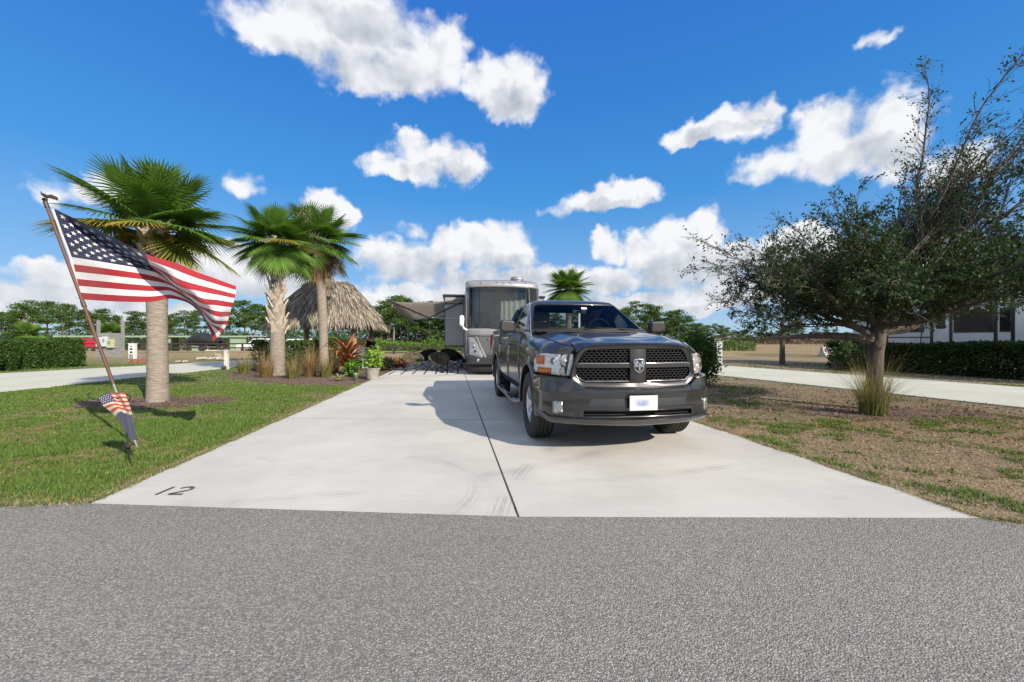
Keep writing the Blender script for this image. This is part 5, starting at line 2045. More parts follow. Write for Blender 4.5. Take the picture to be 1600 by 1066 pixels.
# ------------------------------------------------------------------ ornamental grasses and bed plants
def tuft(label, x, y, h, n, spread, base, tip, seed, w=.009, name='grass_clump', group=None, cat='grass clump', plume=.35, z0=GZ):
    g2 = np.random.default_rng(seed)
    a = g2.uniform(0, 6.283, n)
    r_ = np.sqrt(g2.random(n)) * .16 * spread
    P3 = np.column_stack([np.cos(a) * r_, np.sin(a) * r_, np.full(n, -.01)])
    head = a + g2.normal(size=n) * .5
    hh = h * g2.uniform(.45, 1.05, n)
    lean = g2.gamma(2.2, .17, n) * spread
    cb, ct = jitter_col(base, n, .3), jitter_col(tip, n, .3)
    tall = g2.random(n) < plume
    hh = np.where(tall, hh * 1.25, hh * .85)
    V, F, C = blade_mesh(P3, hh, w * g2.uniform(.6, 1.3, n) * np.where(tall, .55, 1), head, lean, cb, np.where(tall[:, None], ct, (cb + ct) / 2), 5)
    o = link(name, mesh_np(name, V, F, C), LEAF, None, (x, y, z0))
    return tag(o, label, cat, group)


G1, T1 = (.10, .14, .035), (.42, .30, .16)
x, y = gp(1364, 646)
tuft('tall ornamental grass clump with tan plumes at the foot of the oak', x, y, 1.15, 560, 1.15, (.11, .14, .04), (.46, .34, .20), 60, .008)
GR = 'ornamental grass clumps in the palm bed'
for k, (u, v, h, tan, lab) in enumerate(((382, 583, .85, 0, 'pale green ornamental grass clump beside the clipped bed hedge'), (416, 589, .95, 1, 'tan ornamental grass clump in front of the crosshatched palm trunk'),
                                        (458, 590, .85, 0, 'green ornamental grass clump just past the crosshatched palm trunk'), (484, 587, 1.1, 1, 'tallest tan ornamental grass clump between the two bed palms'),
                                        (508, 588, .9, 0, 'grey-green ornamental grass clump in front of the slender palm'), (520, 582, .8, 1, 'low tan ornamental grass clump beside the copper-leaved plant'))):
    x, y = gp(u, v)
    tuft(lab, x, y, h, 330, 1.15, (.12, .15, .045) if not tan else (.20, .14, .06), T1 if not tan else (.44, .29, .15), 61 + k, .014, group=GR)


def strap_plant(name, label, x, y, n, L, w, base, tip, seed, lean=(.3, 1.2), cat='plant', z0=GZ, up0=0.0):
    g2 = np.random.default_rng(seed)
    t = thing(name, label, cat, (x, y, z0))
    for k in range(n):
        a = k * 2.39996
        ln = g2.uniform(*lean)
        l_ = L * g2.uniform(.7, 1.1)
        m_ = 9
        u0_ = up0 * (k + .5) / n
        Pq, cc = [], []
        c1, c2 = jitter_col(base, 1, .3)[0], jitter_col(tip, 1, .3)[0]
        for i in range(m_ + 1):
            tt = i / m_
            rr = l_ * (math.sin(min(1.5, ln) * tt)) * .75
            zz = u0_ + l_ * (tt - .62 * ln * tt * tt * .9)
            ww = w * math.sin(math.pi * min(.98, .12 + .88 * tt)) ** .8 * .5 + .002
            px, py = math.cos(a) * rr, math.sin(a) * rr
            sx_, sy_ = -math.sin(a) * ww, math.cos(a) * ww
            Pq += [(px - sx_, py - sy_, max(.01, zz) + ww * .35), (px, py, max(.005, zz)), (px + sx_, py + sy_, max(.01, zz) + ww * .35)]
            cc += [c1 * (1 - tt) + c2 * tt] * 3
        F_ = []
        for i in range(m_):
            for q in range(2):
                p0 = 3 * i + q
                F_ += [(p0, p0 + 1, p0 + 4), (p0, p0 + 4, p0 + 3)]
        link('leaf', mesh_np('leaf', np.array(Pq), np.array(F_), np.clip(np.array(cc), .003, 1)), LEAF, t)
    return t


x, y = gp(531, 588)
strap_plant('copper_leaf_plant', 'large plant of drooping copper-brown dead leaves beside the hut post', x, y + .6, 60, 1.05, .12, (.24, .085, .035), (.42, .19, .085), 70, (.75, 1.6), up0=.85)
x, y = gp(556, 592)
strap_plant('bromeliad', 'low rust-red bromeliad beside the small variegated agave', x + .3, y + .5, 24, .45, .06, (.20, .06, .03), (.30, .10, .05), 71)
strap_plant('agave', 'small variegated agave in the front of the palm bed', *gp(556, 593), 16, .36, .06, (.16, .22, .12), (.42, .46, .28), 72, (.2, .8))
strap_plant('spider_plant', 'low striped spider plant at the edge of the palm bed', *gp(531, 594), 26, .38, .035, (.16, .22, .08), (.42, .42, .22), 73, (.6, 1.5))
strap_plant('croton', 'red and yellow croton at the patio edge beside the hut', -4.75, 16.6, 26, .62, .10, (.25, .06, .03), (.55, .36, .05), 74, (.2, 1.0))
strap_plant('croton', 'dark purple-red croton beside the camouflage chair', -4.35, 16.0, 24, .55, .09, (.10, .03, .03), (.22, .10, .11), 75, (.2, 1.0))
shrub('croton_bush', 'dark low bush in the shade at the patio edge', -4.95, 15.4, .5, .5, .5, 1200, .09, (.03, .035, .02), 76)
# potted lime-green croton at the slab corner
x, y = gp(582, 592)
pt = thing('potted_plant', 'lime green potted croton in a grey planter at the driveway edge', 'potted plant', (x, y, GZ))
MB().lathe([(.13, 0.0), (.17, .02), (.20, .30), (.22, .32), (.22, .36), (.19, .36), (.18, .31), (0, .31)], 20, 'z').build('pot', mat('grey_planter', (0.27, 0.26, 0.22), 0.9, var=.25, vscale=8), pt, smooth=35)
V, F, C = leaf_volume(300, lambda k: lump(k, .30, .30, .30, .64, False, 77), .13, (.20, .34, .04), .4, .45)
link('foliage', mesh_np('foliage', V, F, C), LEAF, pt)
for k in range(5):
    a = k * 1.256
    MB().tube([(0, 0, .30), (.12 * math.cos(a), .12 * math.sin(a), .6), (.24 * math.cos(a), .24 * math.sin(a), .9)], [.012, .009, .005], 5).build('stem', STEM, pt)
x, y = gp(551, 587)
shrub('leafy_plant', 'small bright green leafy plant beside the nearer hut post', x, y, .28, .28, .55, 200, .15, (.10, .23, .03), 78, cat='plant')

# ------------------------------------------------------------------ thatched hut
TH = thing('thatched_hut', 'open-sided hut with a palm-thatched hip roof on log posts', 'hut', (-9.3, 20.3, GZ), DRV)
WOODP = mat('log_post', (0.30, 0.185, 0.13), 0.9, col2=(0.42, 0.28, 0.21), vscale=5, bump=.5, bscale=14, stretch=(1, 1, .2))
for k, (x, y) in enumerate(((-1.65, -1.5), (1.5, -1.5), (1.7, 1.7), (-1.7, 1.7))):
    MB().tube([(x, y, 0), (x + .02, y, 1.0), (x, y + .02, 2.5)], [.15, .135, .125], 12).build('post', WOODP, TH, smooth=60)
for a, b2 in (((-1.8, -1.5, 2.40), (1.65, -1.5, 2.40)), ((-1.8, 1.7, 2.40), (1.8, 1.7, 2.40)), ((-1.68, -1.6, 2.26), (-1.68, 1.8, 2.26)), ((1.5, -1.6, 2.26), (1.68, 1.8, 2.26))):
    MB().tube([a, b2], .08, 10).build('beam', WOODP, TH, smooth=60)
MB().box((1.7, 1.7, .55), (.46, .42, 1.10)).build('black_post_wrap', BLKC, TH, bevel=.02)


def roof_pt(a, t):
    """a: angle round the hip roof, t: 0 ridge .. 1 eave"""
    ex, ey = 2.5, 2.3
    c, s = math.cos(a), math.sin(a)
    k = 1 / (abs(c) ** 3.2 + abs(s) ** 3.2) ** (1 / 3.2)
    x0, y0 = .7 * c, .12 * s
    x1, y1 = ex * c * k, ey * s * k
    z = 4.12 - 2.14 * t ** 1.35
    return np.array([x0 + (x1 - x0) * t, y0 + (y1 - y0) * t, z])


P_ = [[tuple(roof_pt(2 * math.pi * k / 48, t)) for k in range(48)] for t in np.linspace(0, 1, 9)]
THD = mat('thatch_underlay', (0.12, 0.095, 0.065), 0.95, var=.3, vscale=6)
MB().grid(P_, closed_v=True).build('roof', THD, TH, smooth=60, solid=.10)
g2 = np.random.default_rng(5)
n = 15000
aa = g2.uniform(0, 2 * math.pi, n)
tt = g2.uniform(0, 1, n) ** .7 * .98
P3 = np.array([roof_pt(a, t) for a, t in zip(aa, tt)])
D3 = np.array([roof_pt(a, min(1, t + .05)) - roof_pt(a, t) for a, t in zip(aa, tt)])
D3 /= np.linalg.norm(D3, axis=1, keepdims=True)
nrm = np.cross(D3, np.column_stack([-np.sin(aa), np.cos(aa), 0 * aa]))
nrm *= np.sign((nrm * np.column_stack([np.cos(aa), np.sin(aa), 0 * aa + 1])).sum(1))[:, None]
P3 = P3 + nrm * g2.uniform(.0, .10, n)[:, None]
D3[:, 2] -= .10
D3 += g2.normal(size=(n, 3)) * .10
S3 = np.cross(D3, nrm + g2.normal(size=(n, 3)) * .6)
S3 /= np.linalg.norm(S3, axis=1, keepdims=True)
L3 = g2.uniform(.30, .62, n)[:, None]
W3 = g2.uniform(.012, .034, n)[:, None]
V = np.stack([P3 - S3 * W3 * .4, P3 + S3 * W3 * .4, P3 + D3 * L3 * .6 + S3 * W3 + nrm * .02, P3 + D3 * L3 * .6 - S3 * W3 + nrm * .02, P3 + D3 * L3 - np.array([0, 0, .03])], 1).reshape(-1, 3)
i = np.arange(n)[:, None] * 5
F = np.concatenate([i + [0, 1, 2], i + [0, 2, 3], i + [3, 2, 4]], 1).reshape(-1, 3)
C = np.repeat(jitter_col((.285, .255, .21), n, .50, .08), 5, axis=0)
link('thatch', mesh_np('thatch', V, F, C), DRY, TH)['kind'] = 'stuff'

# things about the hut
yd = thing('garden_ornament', 'yellow lollipop-shaped garden ornament between the palms', 'ornament', (*gp(492, 575), GZ))
yd.location = (-8.3, 16.9, GZ)
MB().ball((0, 0, .62), (.20, .06, .24), 14, 10).build('disc', mat('yellow_enamel', (0.75, 0.50, 0.02), 0.4, coat=.3), yd, smooth=60)
MB().tube([(0, 0, 0), (0, 0, .45)], .02, 6).build('stake', STEELG, yd)
jug = thing('lantern', 'white jug-shaped lantern on a low black stand beside the hut post', 'lantern', (-6.75, 18.0, GZ))
MB().lathe([(.02, .28), (.15, .30), (.17, .50), (.15, .68), (.07, .78), (.07, .84), (0, .85)], 16, 'z').build('lantern_body', WHITEP, jug, smooth=50)
MB().box((0, 0, .14), (.42, .36, .28)).build('stand', BLACKP, jug, bevel=.02)
MB().tube([(-.12, 0, .74), (-.14, 0, .90), (.14, 0, .90), (.12, 0, .74)], .012, 6).build('handle', STEELG, jug)
cr = thing('window_crate', 'dark blue crate with pale framed panes on the ground beside the hut', 'crate', (-6.1, 17.2, GZ), DRV)
MB().box((0, 0, .18), (.62, .40, .36)).build('crate_body', mat('navy_paint', (0.03, 0.04, 0.09), 0.5), cr, bevel=.01)
for x in (-.29, 0, .29):
    MB().box((x, -.206, .18), (.035, .02, .36)).build('frame_bar', mat('pale_frame', (0.45, 0.46, 0.48), 0.6), cr)
for z in (.02, .345):
    MB().box((0, -.21, z), (.62, .02, .03)).build('frame_rail', MATS['pale_frame'], cr)

# ------------------------------------------------------------------ flags
REDC, WHC, BLUC = (0.36, 0.018, 0.028), (0.74, 0.74, 0.75), (0.012, 0.018, 0.055)


def cloth_mat(name, col):
    m = mat(name, col, 0.85, var=.06, vscale=30, sheen=.2)
    nt = m.node_tree
    if not any(n.bl_idname == 'ShaderNodeBsdfTranslucent' for n in nt.nodes):
        b = nt.nodes['Principled BSDF']
        tr_ = nd(nt, 'ShaderNodeBsdfTranslucent')
        tr_.inputs[0].default_value = c4(col)
        ms = nd(nt, 'ShaderNodeMixShader')
        ms.inputs[0].default_value = .22
        nt.links.new(b.outputs[0], ms.inputs[1])
        nt.links.new(tr_.outputs[0], ms.inputs[2])
        nt.links.new(ms.outputs[0], nt.nodes['Material Output'].inputs['Surface'])
    return m


CL_R, CL_W, CL_B = cloth_mat('flag_red', REDC), cloth_mat('flag_white', WHC), cloth_mat('flag_navy', BLUC)


def catmull(ts, ps, t):
    """smooth interpolation of points ps at knots ts"""
    k = int(np.clip(np.searchsorted(ts, t) - 1, 0, len(ts) - 2))
    h = ts[k + 1] - ts[k]
    u = (t - ts[k]) / h
    p0, p1 = ps[k], ps[k + 1]
    m0 = (ps[k + 1] - ps[k - 1]) / (ts[k + 1] - ts[k - 1]) if k > 0 else (p1 - p0) / h
    m1 = (ps[k + 2] - ps[k]) / (ts[k + 2] - ts[k]) if k + 2 < len(ts) else (p1 - p0) / h
    return (2 * u ** 3 - 3 * u * u + 1) * p0 + (u ** 3 - 2 * u * u + u) * h * m0 + (-2 * u ** 3 + 3 * u * u) * p1 + (u ** 3 - u * u) * h * m1


FD = 4.55
COLS = {                                                    # hoist .. fly: (v, picture x, y, offset towards the viewer)
    0.00: [(0, 84, 326, 0), (.27, 98, 365, .01), (.54, 112, 402, 0), (.77, 120, 436, 0), (1, 128, 468, 0)],
    0.20: [(0, 156, 361, .02), (.10, 158, 372, -.10), (.27, 160, 386, -.06), (.54, 168, 411, .05), (.77, 172, 441, .04), (1, 176, 471, .02)],
    0.40: [(0, 229, 397, .12), (.10, 233, 408, .14), (.20, 236, 416, .04), (.36, 238, 418, -.10), (.54, 240, 425, -.05), (.77, 236, 447, .0), (1, 230, 472, .02)],
    0.55: [(0, 274, 411, .16), (.12, 276, 429, .20), (.235, 277, 446, .20), (.36, 273, 446, .02), (.52, 269, 443, -.10), (.77, 267, 450, -.02), (1, 269, 467, .02)],
    0.70: [(0, 310, 426, .14), (.18, 312, 449, .20), (.37, 311, 471, .22), (.50, 305, 474, .06), (.65, 301, 468, -.06), (.82, 299, 471, -.02), (1, 297, 476, .04)],
    0.85: [(0, 341, 437, .06), (.28, 340, 466, .14), (.58, 333, 497, .18), (.72, 327, 502, .06), (.86, 322, 499, -.02), (1, 318, 497, .02)],
    1.00: [(0, 368, 447, .0), (.25, 366, 468, .05), (.5, 360, 491, .03), (.75, 350, 513, .06), (1, 334, 534, .04)],
}
us = sorted(COLS)


def flag_pt(u, v):
    cp = []
    for c in us:
        q = np.array(COLS[c], float)
        cp.append(catmull(q[:, 0], q[:, 1:], v))
    p = catmull(np.array(us), np.array(cp), u)
    d = FD - p[2] * 1.7
    w_ = pz(p[0], p[1], d)
    rip = .012 * math.sin(u * 26 + v * 9) * min(1, u * 3)
    return (w_.x, w_.y + rip, w_.z)


def base(p0):
    return Vector(p0)


pole_b, pole_t = Vector((*gp(214, 694), GZ)), pz(70, 314, 4.52)
fp = thing('flagpole', 'brown leaning flagpole with a black eagle finial stuck in the lawn', 'flagpole', pole_b)
pv = pole_t - pole_b
MB().tube([pv * .26, pv * .60, pv], [.017, .017, .016], 12).build('pole', mat('brown_pole', (0.10, 0.045, 0.027), 0.6, 0.0, var=.15, vscale=20), fp, smooth=60)
MB().tube([pv * -.02, pv * .28], [.0095, .0095], 8).build('ground_rod', STEELG, fp)
for t in (.585, .985):
    MB().tube([pv * (t - .012), pv * (t + .012)], .021, 10).build('collar', mat('pole_collar', (0.05, 0.035, 0.03), 0.5), fp)
EAG = mat('black_eagle_gilt', (0.045, 0.035, 0.022), 0.4, 0.5, var=.4, vscale=60)
eg = MB()
E0 = pv + Vector((0, 0, .015))
eg.ball(E0 + Vector((0, 0, .0)), (.025, .025, .02), 10, 6)
eg.tube([E0 + Vector((.035, 0, .02)), E0 + Vector((0, 0, .045)), E0 + Vector((-.028, 0, .062)), E0 + Vector((-.046, 0, .058))], [.010, .020, .013, .003], 8)
for s in (-1, 1):
    eg.add([tuple(E0 + Vector(q)) for q in ((.0, s * .012, .052), (.012, s * .05, .078), (.05, s * .085, .055), (.075, s * .07, .015), (.03, s * .03, .03), (.0, s * .012, .040), (.014, s * .05, .066), (.05, s * .085, .047), (.075, s * .07, .009), (.03, s * .03, .020))],
           [(0, 1, 2, 4), (2, 3, 4), (5, 9, 7, 6), (7, 9, 8), (0, 5, 6, 1), (1, 6, 7, 2), (2, 7, 8, 3), (3, 8, 9, 4), (4, 9, 5, 0)])
eg.build('eagle_finial', EAG, fp)

flag = thing('flag', 'large stars and stripes flag folding over as it flies from the leaning pole', 'flag', pole_b + pv * .3)
FO = flag.location


def patch(u0, u1, v0, v1, nu, nv, off=0.0):
    P_ = []
    for v in np.linspace(v0, v1, nv + 1):
        P_.append([tuple(Vector(flag_pt(u, v)) - FO - Vector((0, off, 0))) for u in np.linspace(u0, u1, nu + 1)])
    return MB().grid(P_)


for k in range(13):
    u0 = .40 if k < 7 else 0.0
    patch(u0, 1, k / 13, (k + 1) / 13, int(60 * (1 - u0)), 4).build('stripe', CL_R if k % 2 == 0 else CL_W, flag, smooth=80)
patch(0, .40, 0, 7 / 13, 28, 22).build('canton', CL_B, flag, smooth=80)
for side_off in (.004, -.004):
    for r_ in range(9):
        for c_ in range(6 if r_ % 2 == 0 else 5):
            cu = .40 * ((c_ + (.5 if r_ % 2 == 0 else 1.0)) / 6)
            cv = 7 / 13 * (r_ + 1) / 10
            st_ = MB()
            rad = .030
            pts = []
            for j in range(10):
                rr = rad if j % 2 == 0 else rad * .40
                a = -math.pi / 2 + j * math.pi / 5
                uu, vv = cu + rr * math.cos(a) * .56, cv + rr * math.sin(a) * .96
                pts.append(tuple(Vector(flag_pt(max(0, min(1, uu)), max(0, min(1, vv)))) - FO - Vector((0, side_off, 0))))
            ctr = tuple(Vector(flag_pt(cu, cv)) - FO - Vector((0, side_off, 0)))
            st_.add(pts + [ctr], [(j, (j + 1) % 10, 10) for j in range(10)])
            st_.build('star', CL_W, flag)
he = MB()
P_ = [[tuple(Vector(flag_pt(0, v)) - FO + Vector((dx, 0, 0))) for dx in (-.028, 0)] for v in np.linspace(0, 1, 12)]
he.grid(P_).build('hoist_tape', CL_W, flag)
for v in (.01, .99):
    MB().tube([Vector(flag_pt(0, v)) - FO + Vector((-.03, 0, 0)), Vector(flag_pt(0, v)) - FO + Vector((-.075, 0, .01))], .004, 5).build('flag_clip', STEELG, flag)

# garden flag on its little stand
gb = Vector((*gp(204, 722), GZ))
gs = thing('garden_flag_stand', 'black wire garden flag stand pushed into the lawn by the driveway', 'flag stand', gb)
H1 = pz(204, 655, gb.y).z
st_ = MB()
topz = pz(190, 618, gb.y).z - GZ
st_.tube([(0, 0, -.05), (-.01, 0, .12), (-.055, 0, .42), (-.07, 0, topz - .02)] + [(-.07 + .035 * (1 - math.cos(a)), 0, topz - .02 + .03 * math.sin(a)) for a in np.linspace(.3, 5.6, 12)], .006, 6)
st_.build('stake', BLACKP, gs)
MB().tube([(-.07, 0, topz - .03), (-.36, 0, topz - .035), (-.415, 0, topz - .02), (-.42, 0, topz + .01), (-.40, 0, topz + .03)], .005, 6).build('arm', BLACKP, gs)
MB().ball((-.012, -.02, .19), (.03, .02, .03), 10, 6).build('clip', BLACKP, gs)
gf = thing('garden_flag', 'small stars and stripes garden flag twisted on the low black stand', 'flag', gb + Vector((0, 0, .2)))
GC = {
    0.0: [(0, 153, 621, 0), (.35, 162, 635, .02), (.6, 180, 650, .02), (1, 201, 682, 0)],
    .35: [(0, 169, 614, .02), (.35, 178, 630, .05), (.6, 188, 643, .05), (1, 203, 686, .02)],
    .55: [(0, 177, 614, -.03), (.35, 190, 632, -.04), (.6, 196, 646, -.02), (1, 206, 688, .0)],
    .75: [(0, 186, 613, .03), (.35, 196, 632, .05), (.6, 202, 648, .05), (1, 209, 688, .03)],
    1.0: [(0, 195, 614, 0), (.35, 202, 632, 0), (.6, 207, 648, .0), (1, 213, 687, 0)],
}
gus = sorted(GC)


def gflag(u, v):
    cp = []
    for c in gus:
        q = np.array(GC[c], float)
        cp.append(catmull(q[:, 0], q[:, 1:], v))
    p = catmull(np.array(gus), np.array(cp), u)
    w_ = pz(p[0], p[1], gb.y - .03 - p[2])
    return w_ - gf.location


def gpatch(u0, u1, v0, v1, nu=8, nv=2, off=0.0):
    return MB().grid([[tuple(gflag(u, v) - Vector((0, off, 0))) for u in np.linspace(u0, u1, nu + 1)] for v in np.linspace(v0, v1, nv + 1)])


CL_G = cloth_mat('garden_flag_slate', (0.055, 0.065, 0.14))
CL_O = cloth_mat('garden_flag_red', (0.55, 0.05, 0.045))
CL_C = cloth_mat('garden_flag_cream', (0.72, 0.62, 0.45))
for k in range(10):
    u0 = .42 if k < 5 else 0
    gpatch(u0, 1, k * .06, (k + 1) * .06, 14).build('stripe', CL_O if k % 2 == 0 else CL_C, gf, smooth=80)
gpatch(0, .42, 0, .30, 10, 6).build('canton', cloth_mat('garden_flag_blue', (0.035, 0.03, 0.12)), gf, smooth=80)
gpatch(0, 1, .60, 1, 16, 8).build('lower_field', CL_G, gf, smooth=80)
for r_ in range(4):
    for c_ in range(5):
        cu, cv = .05 + c_ * .075 + (r_ % 2) * .03, .05 + r_ * .065
        ctr = gflag(cu, cv) - Vector((0, .004, 0))
        MB().add([tuple(ctr + Vector((.0085 * (1 if j % 2 == 0 else .4) * math.sin(j * math.pi / 5), 0, .0085 * (1 if j % 2 == 0 else .4) * math.cos(j * math.pi / 5)))) for j in range(10)] + [tuple(ctr)],
                 [(j, (j + 1) % 10, 10) for j in range(10)]).build('star', CL_W, gf)

# ------------------------------------------------------------------ neighbours and far things, oak side
def fz(y):
    return GZ + float(FARDROP(0, y))


tl = thing('travel_trailer', 'long white travel trailer with dark windows behind the hedge', 'trailer', (17.95, 13.1, GZ), DRV)
WTR = mat('trailer_white', (0.62, 0.62, 0.61), 0.4, var=.05, coat=.3)
sec = []
for y, zt in ((-5.6, 3.35), (-5.3, 3.75), (-2.5, 3.8), (5.2, 3.75), (5.7, 3.55)):
    q = [(1.20, .72), (1.22, .85), (1.22, zt - .20), (1.16, zt - .04), (1.0, zt), (0, zt + .04)]
    sec.append([(-x, y, z) for x, z in q] + [(x, y, z) for x, z in reversed(q[:-1])])
mb = MB().grid(sec, closed_v=True)
nb = len(sec[0])
mb.f.append(tuple(range(nb)))
mb.f.append(tuple(range(nb * 5 - 1, nb * 4 - 1, -1)))
mb.build('body', WTR, tl, smooth=35)


def tr_y(u):
    """local y on the trailer's near side seen at picture column u"""
    k = (u - 800) / FPX
    ox, oy = 17.95 - 1.22 * math.cos(DRV), 13.1 - 1.22 * math.sin(DRV)
    # (ox - s*sin) = k * (oy + s*cos)
    return (ox - k * oy) / (math.sin(DRV) + k * math.cos(DRV))


for (u0, u1, z0, z1, nm) in ((1405, 1444, 1.50, 2.25, 'window'), (1463, 1477, 1.62, 2.2, 'window'), (1490, 1553, 1.46, 2.3, 'window'), (1562, 1580, 1.47, 2.3, 'window')):
    ya, yb = sorted((tr_y(u0), tr_y(u1)))
    wdw = MB().box((-1.226, (ya + yb) / 2, (z0 + z1) / 2), (.02, yb - ya, z1 - z0)).build(nm, GLOSSB, tl, bevel=.008)
    MB().box((-1.238, (ya + yb) / 2, (z0 + z1) / 2), (.01, (yb - ya) * .88, (z1 - z0) * .86)).build('pane', mat('dark_pane', (.01, .011, .012), .06), wdw)
for u in (1356, 1386, 1456, 1486, 1556, 1583):
    y = tr_y(u)
    MB().box((-1.229, y, 2.0), (.022, .09, 2.3)).build('black_trim', GLOSSB, tl)
ya, yb = tr_y(1584), tr_y(1458)
MB().box((-1.232, (tr_y(1340) + yb) / 2, 1.30), (.02, tr_y(1340) - yb, .035)).build('graphic_stripe', GLOSSB, tl)
MB().tube([(-1.23, tr_y(1443), 1.0), (-1.36, tr_y(1443), 1.05), (-1.36, tr_y(1445), 1.6), (-1.30, tr_y(1451), 1.68), (-1.23, tr_y(1452), 1.66)], .018, 6).build('grab_handle', BLACKP, tl)
for y in (-1.2, -.2):
    for s in (-1, 1):
        make_wheel(tl, s * 1.05, y, s, .36, .2, .22, 5)
MB().box((0, 0, .66), (1.9, 10.6, .14)).build('chassis', BLACKP, tl)
for s in (-1, 1):
    for y in (-4.6, 4.8):
        MB().box((s * .9, y, .30), (.09, .09, .60)).build('jack', STEELG, tl)

PED = mat('pedestal_grey', (0.38, 0.40, 0.42), 0.6, var=.1)


def pedestal(label, u, v, h, w, m_):
    x, y = gp(u, v)
    t = thing('utility_pedestal', label, 'utility pedestal', (x, y, GZ), DRV)
    MB().box((0, 0, h / 2), (w, w * .8, h)).build('cabinet', m_, t, bevel=.012)
    MB().box((0, 0, h + .015), (w * 1.12, w * .95, .035)).build('cap', m_, t, bevel=.01)
    for k, z in enumerate((.86, .70, .52)):
        MB().box((0, -w * .41, h * z), (w * .45, .02, .10)).build('outlet_cover', BLACKP if k else STEELG, t, bevel=.004)
    MB().box((0, -w * .41, h * .28), (w * .72, .012, h * .26)).build('access_panel', STEELG, t)
    return t


pedestal('grey utility pedestal beyond the shrub on the oak side', 1122, 568.5, 1.08, .30, PED)
pedestal('white utility pedestal beside the wooden service wall', 207.5, 563.5, .95, .28, mat('pedestal_white', (0.66, 0.68, 0.67), 0.6, var=.06))
jb = thing('concrete_barrier', 'weathered concrete barrier block lying in the tan field', 'barrier', (*gp(1302, 556.5), GZ), .25)
MB().prism([(-.30, 0), (.30, 0), (.30, .10), (.14, .32), (.10, .68), (-.10, .68), (-.14, .32), (-.30, .10)], lambda a, b_, d: (d, a, b_), -1.05, 1.0).build('block', mat('weathered_concrete', (0.36, 0.33, 0.30), 0.95, col2=(.55, .53, .50), vscale=4), jb, bevel=.02)
MB().box((0, 0, .70), (.5, .10, .05)).build('lifting_lug', STEELG, jb)
for (u, v, w, lab) in ((1323, 575, 1.0, 'low brown brick planter under the loose shrub'), (224, 567, 1.05, 'low red brick planter box beside the white pedestal')):
    x, y = gp(u, v)
    bp_ = thing('brick_planter', lab, 'planter', (x, y, GZ), DRV)
    br = mat('brick_red', (0.20, 0.085, 0.055), 0.9, col2=(.28, .14, .10), vscale=7)
    for r_ in range(3):
        for k in range(5):
            MB().box((-.42 + k * .21 + (.05 if r_ % 2 else 0), -.2, .045 + r_ * .082), (.20, .10, .075)).build('brick', br, bp_)
    MB().box((0, .02, .115), (1.0, .34, .22)).build('fill', MULCH, bp_)

# ------------------------------------------------------------------ neighbours and far things, flag side
GW = mat('weathered_planks', (0.15, 0.155, 0.16), 0.9, col2=(.27, .275, .28), vscale=4, bump=.4, bscale=20, stretch=(.4, 1, 6))
sw_ = thing('service_wall', 'weathered grey plank wall with meter boxes between two tall posts', 'wall', (*gp(171, 558), GZ), 0)
for k in range(8):
    MB().box((.02 * math.sin(k * 5), 0, .10 + k * .20), (1.76, .04, .185)).build('plank', GW, sw_)
for s in (-1, 1):
    MB().box((s * .80, .08, 1.22), (.16, .12, 2.44)).build('post', GW, sw_, bevel=.01)
for (x, z, w_, h_, m_) in ((-.52, 1.02, .34, .62, 'a'), (-.17, 1.05, .26, .66, 'a'), (.20, .92, .38, .56, 'b')):
    bx1 = MB().box((x, -.12, z), (w_, .18, h_)).build('meter_box', mat('meter_box_pale', (0.48, 0.54, 0.57), 0.5) if m_ == 'a' else mat('meter_box_green', (0.38, 0.44, 0.26), 0.5), sw_, bevel=.012)
    MB().box((x, -.22, z + .06), (w_ * .5, .02, h_ * .35)).build('door_panel', STEELG, bx1)

wp = thing('white_post', 'white wooden post with a thin rail at the end of the bed hedge', 'post', (*gp(354, 576.5), GZ))
MB().box((0, 0, .40), (.13, .13, .80)).build('post', mat('chalky_white_wood', (0.58, 0.56, 0.52), 0.9, var=.12, vscale=8), wp, bevel=.01)
MB().box((-.45, .1, .77), (.95, .03, .035)).build('rail', MATS['chalky_white_wood'], wp)
MB().lathe([(.07, 0), (.09, .10), (.05, .16), (0, .17)], 10, 'z', o=(0, -.14, 0)).build('water_spigot', mat('dark_green_metal', (.02, .05, .03), .5), wp)

LOGM = mat('bleached_log', (0.30, 0.26, 0.22), 0.95, col2=(.48, .43, .38), vscale=6, bump=.6, bscale=15)
for k, (u, v, L, rz, r_, lab) in enumerate(((322, 562, 1.0, .1, .09, 'long bleached log lying on the rubble beside the side drive'), (337, 559, 0.7, -.5, .14, 'thick bleached stump tipped over beside the side drive'), (283, 566, .55, .05, .06, 'short pale log lying by the far edge of the side drive'), (345, 562.5, .5, .9, .11, 'short upright driftwood chunk next to the tipped stump'))):
    x, y = gp(u, v)
    lg = thing('driftwood_log', lab, 'log', (x, y, GZ), rz)
    MB().tube([(-L / 2, 0, r_ * .9), (-.1 * L, .05, r_ * 1.15), (L * .2, 0, r_), (L / 2, .1, r_ * 1.5)], [r_ * .8, r_, r_ * .9, r_ * .5], 9).build('log', LOGM, lg, smooth=50)
    MB().tube([(L * .1, 0, r_), (L * .18, -.12, r_ * 2.2), (L * .3, -.2, r_ * 2.9)], [r_ * .5, r_ * .35, r_ * .12], 7).build('branch_stub', LOGM, lg, smooth=50)

FENC = mat('dark_fence_wood', (0.035, 0.030, 0.028), 0.85, var=.3, vscale=10)


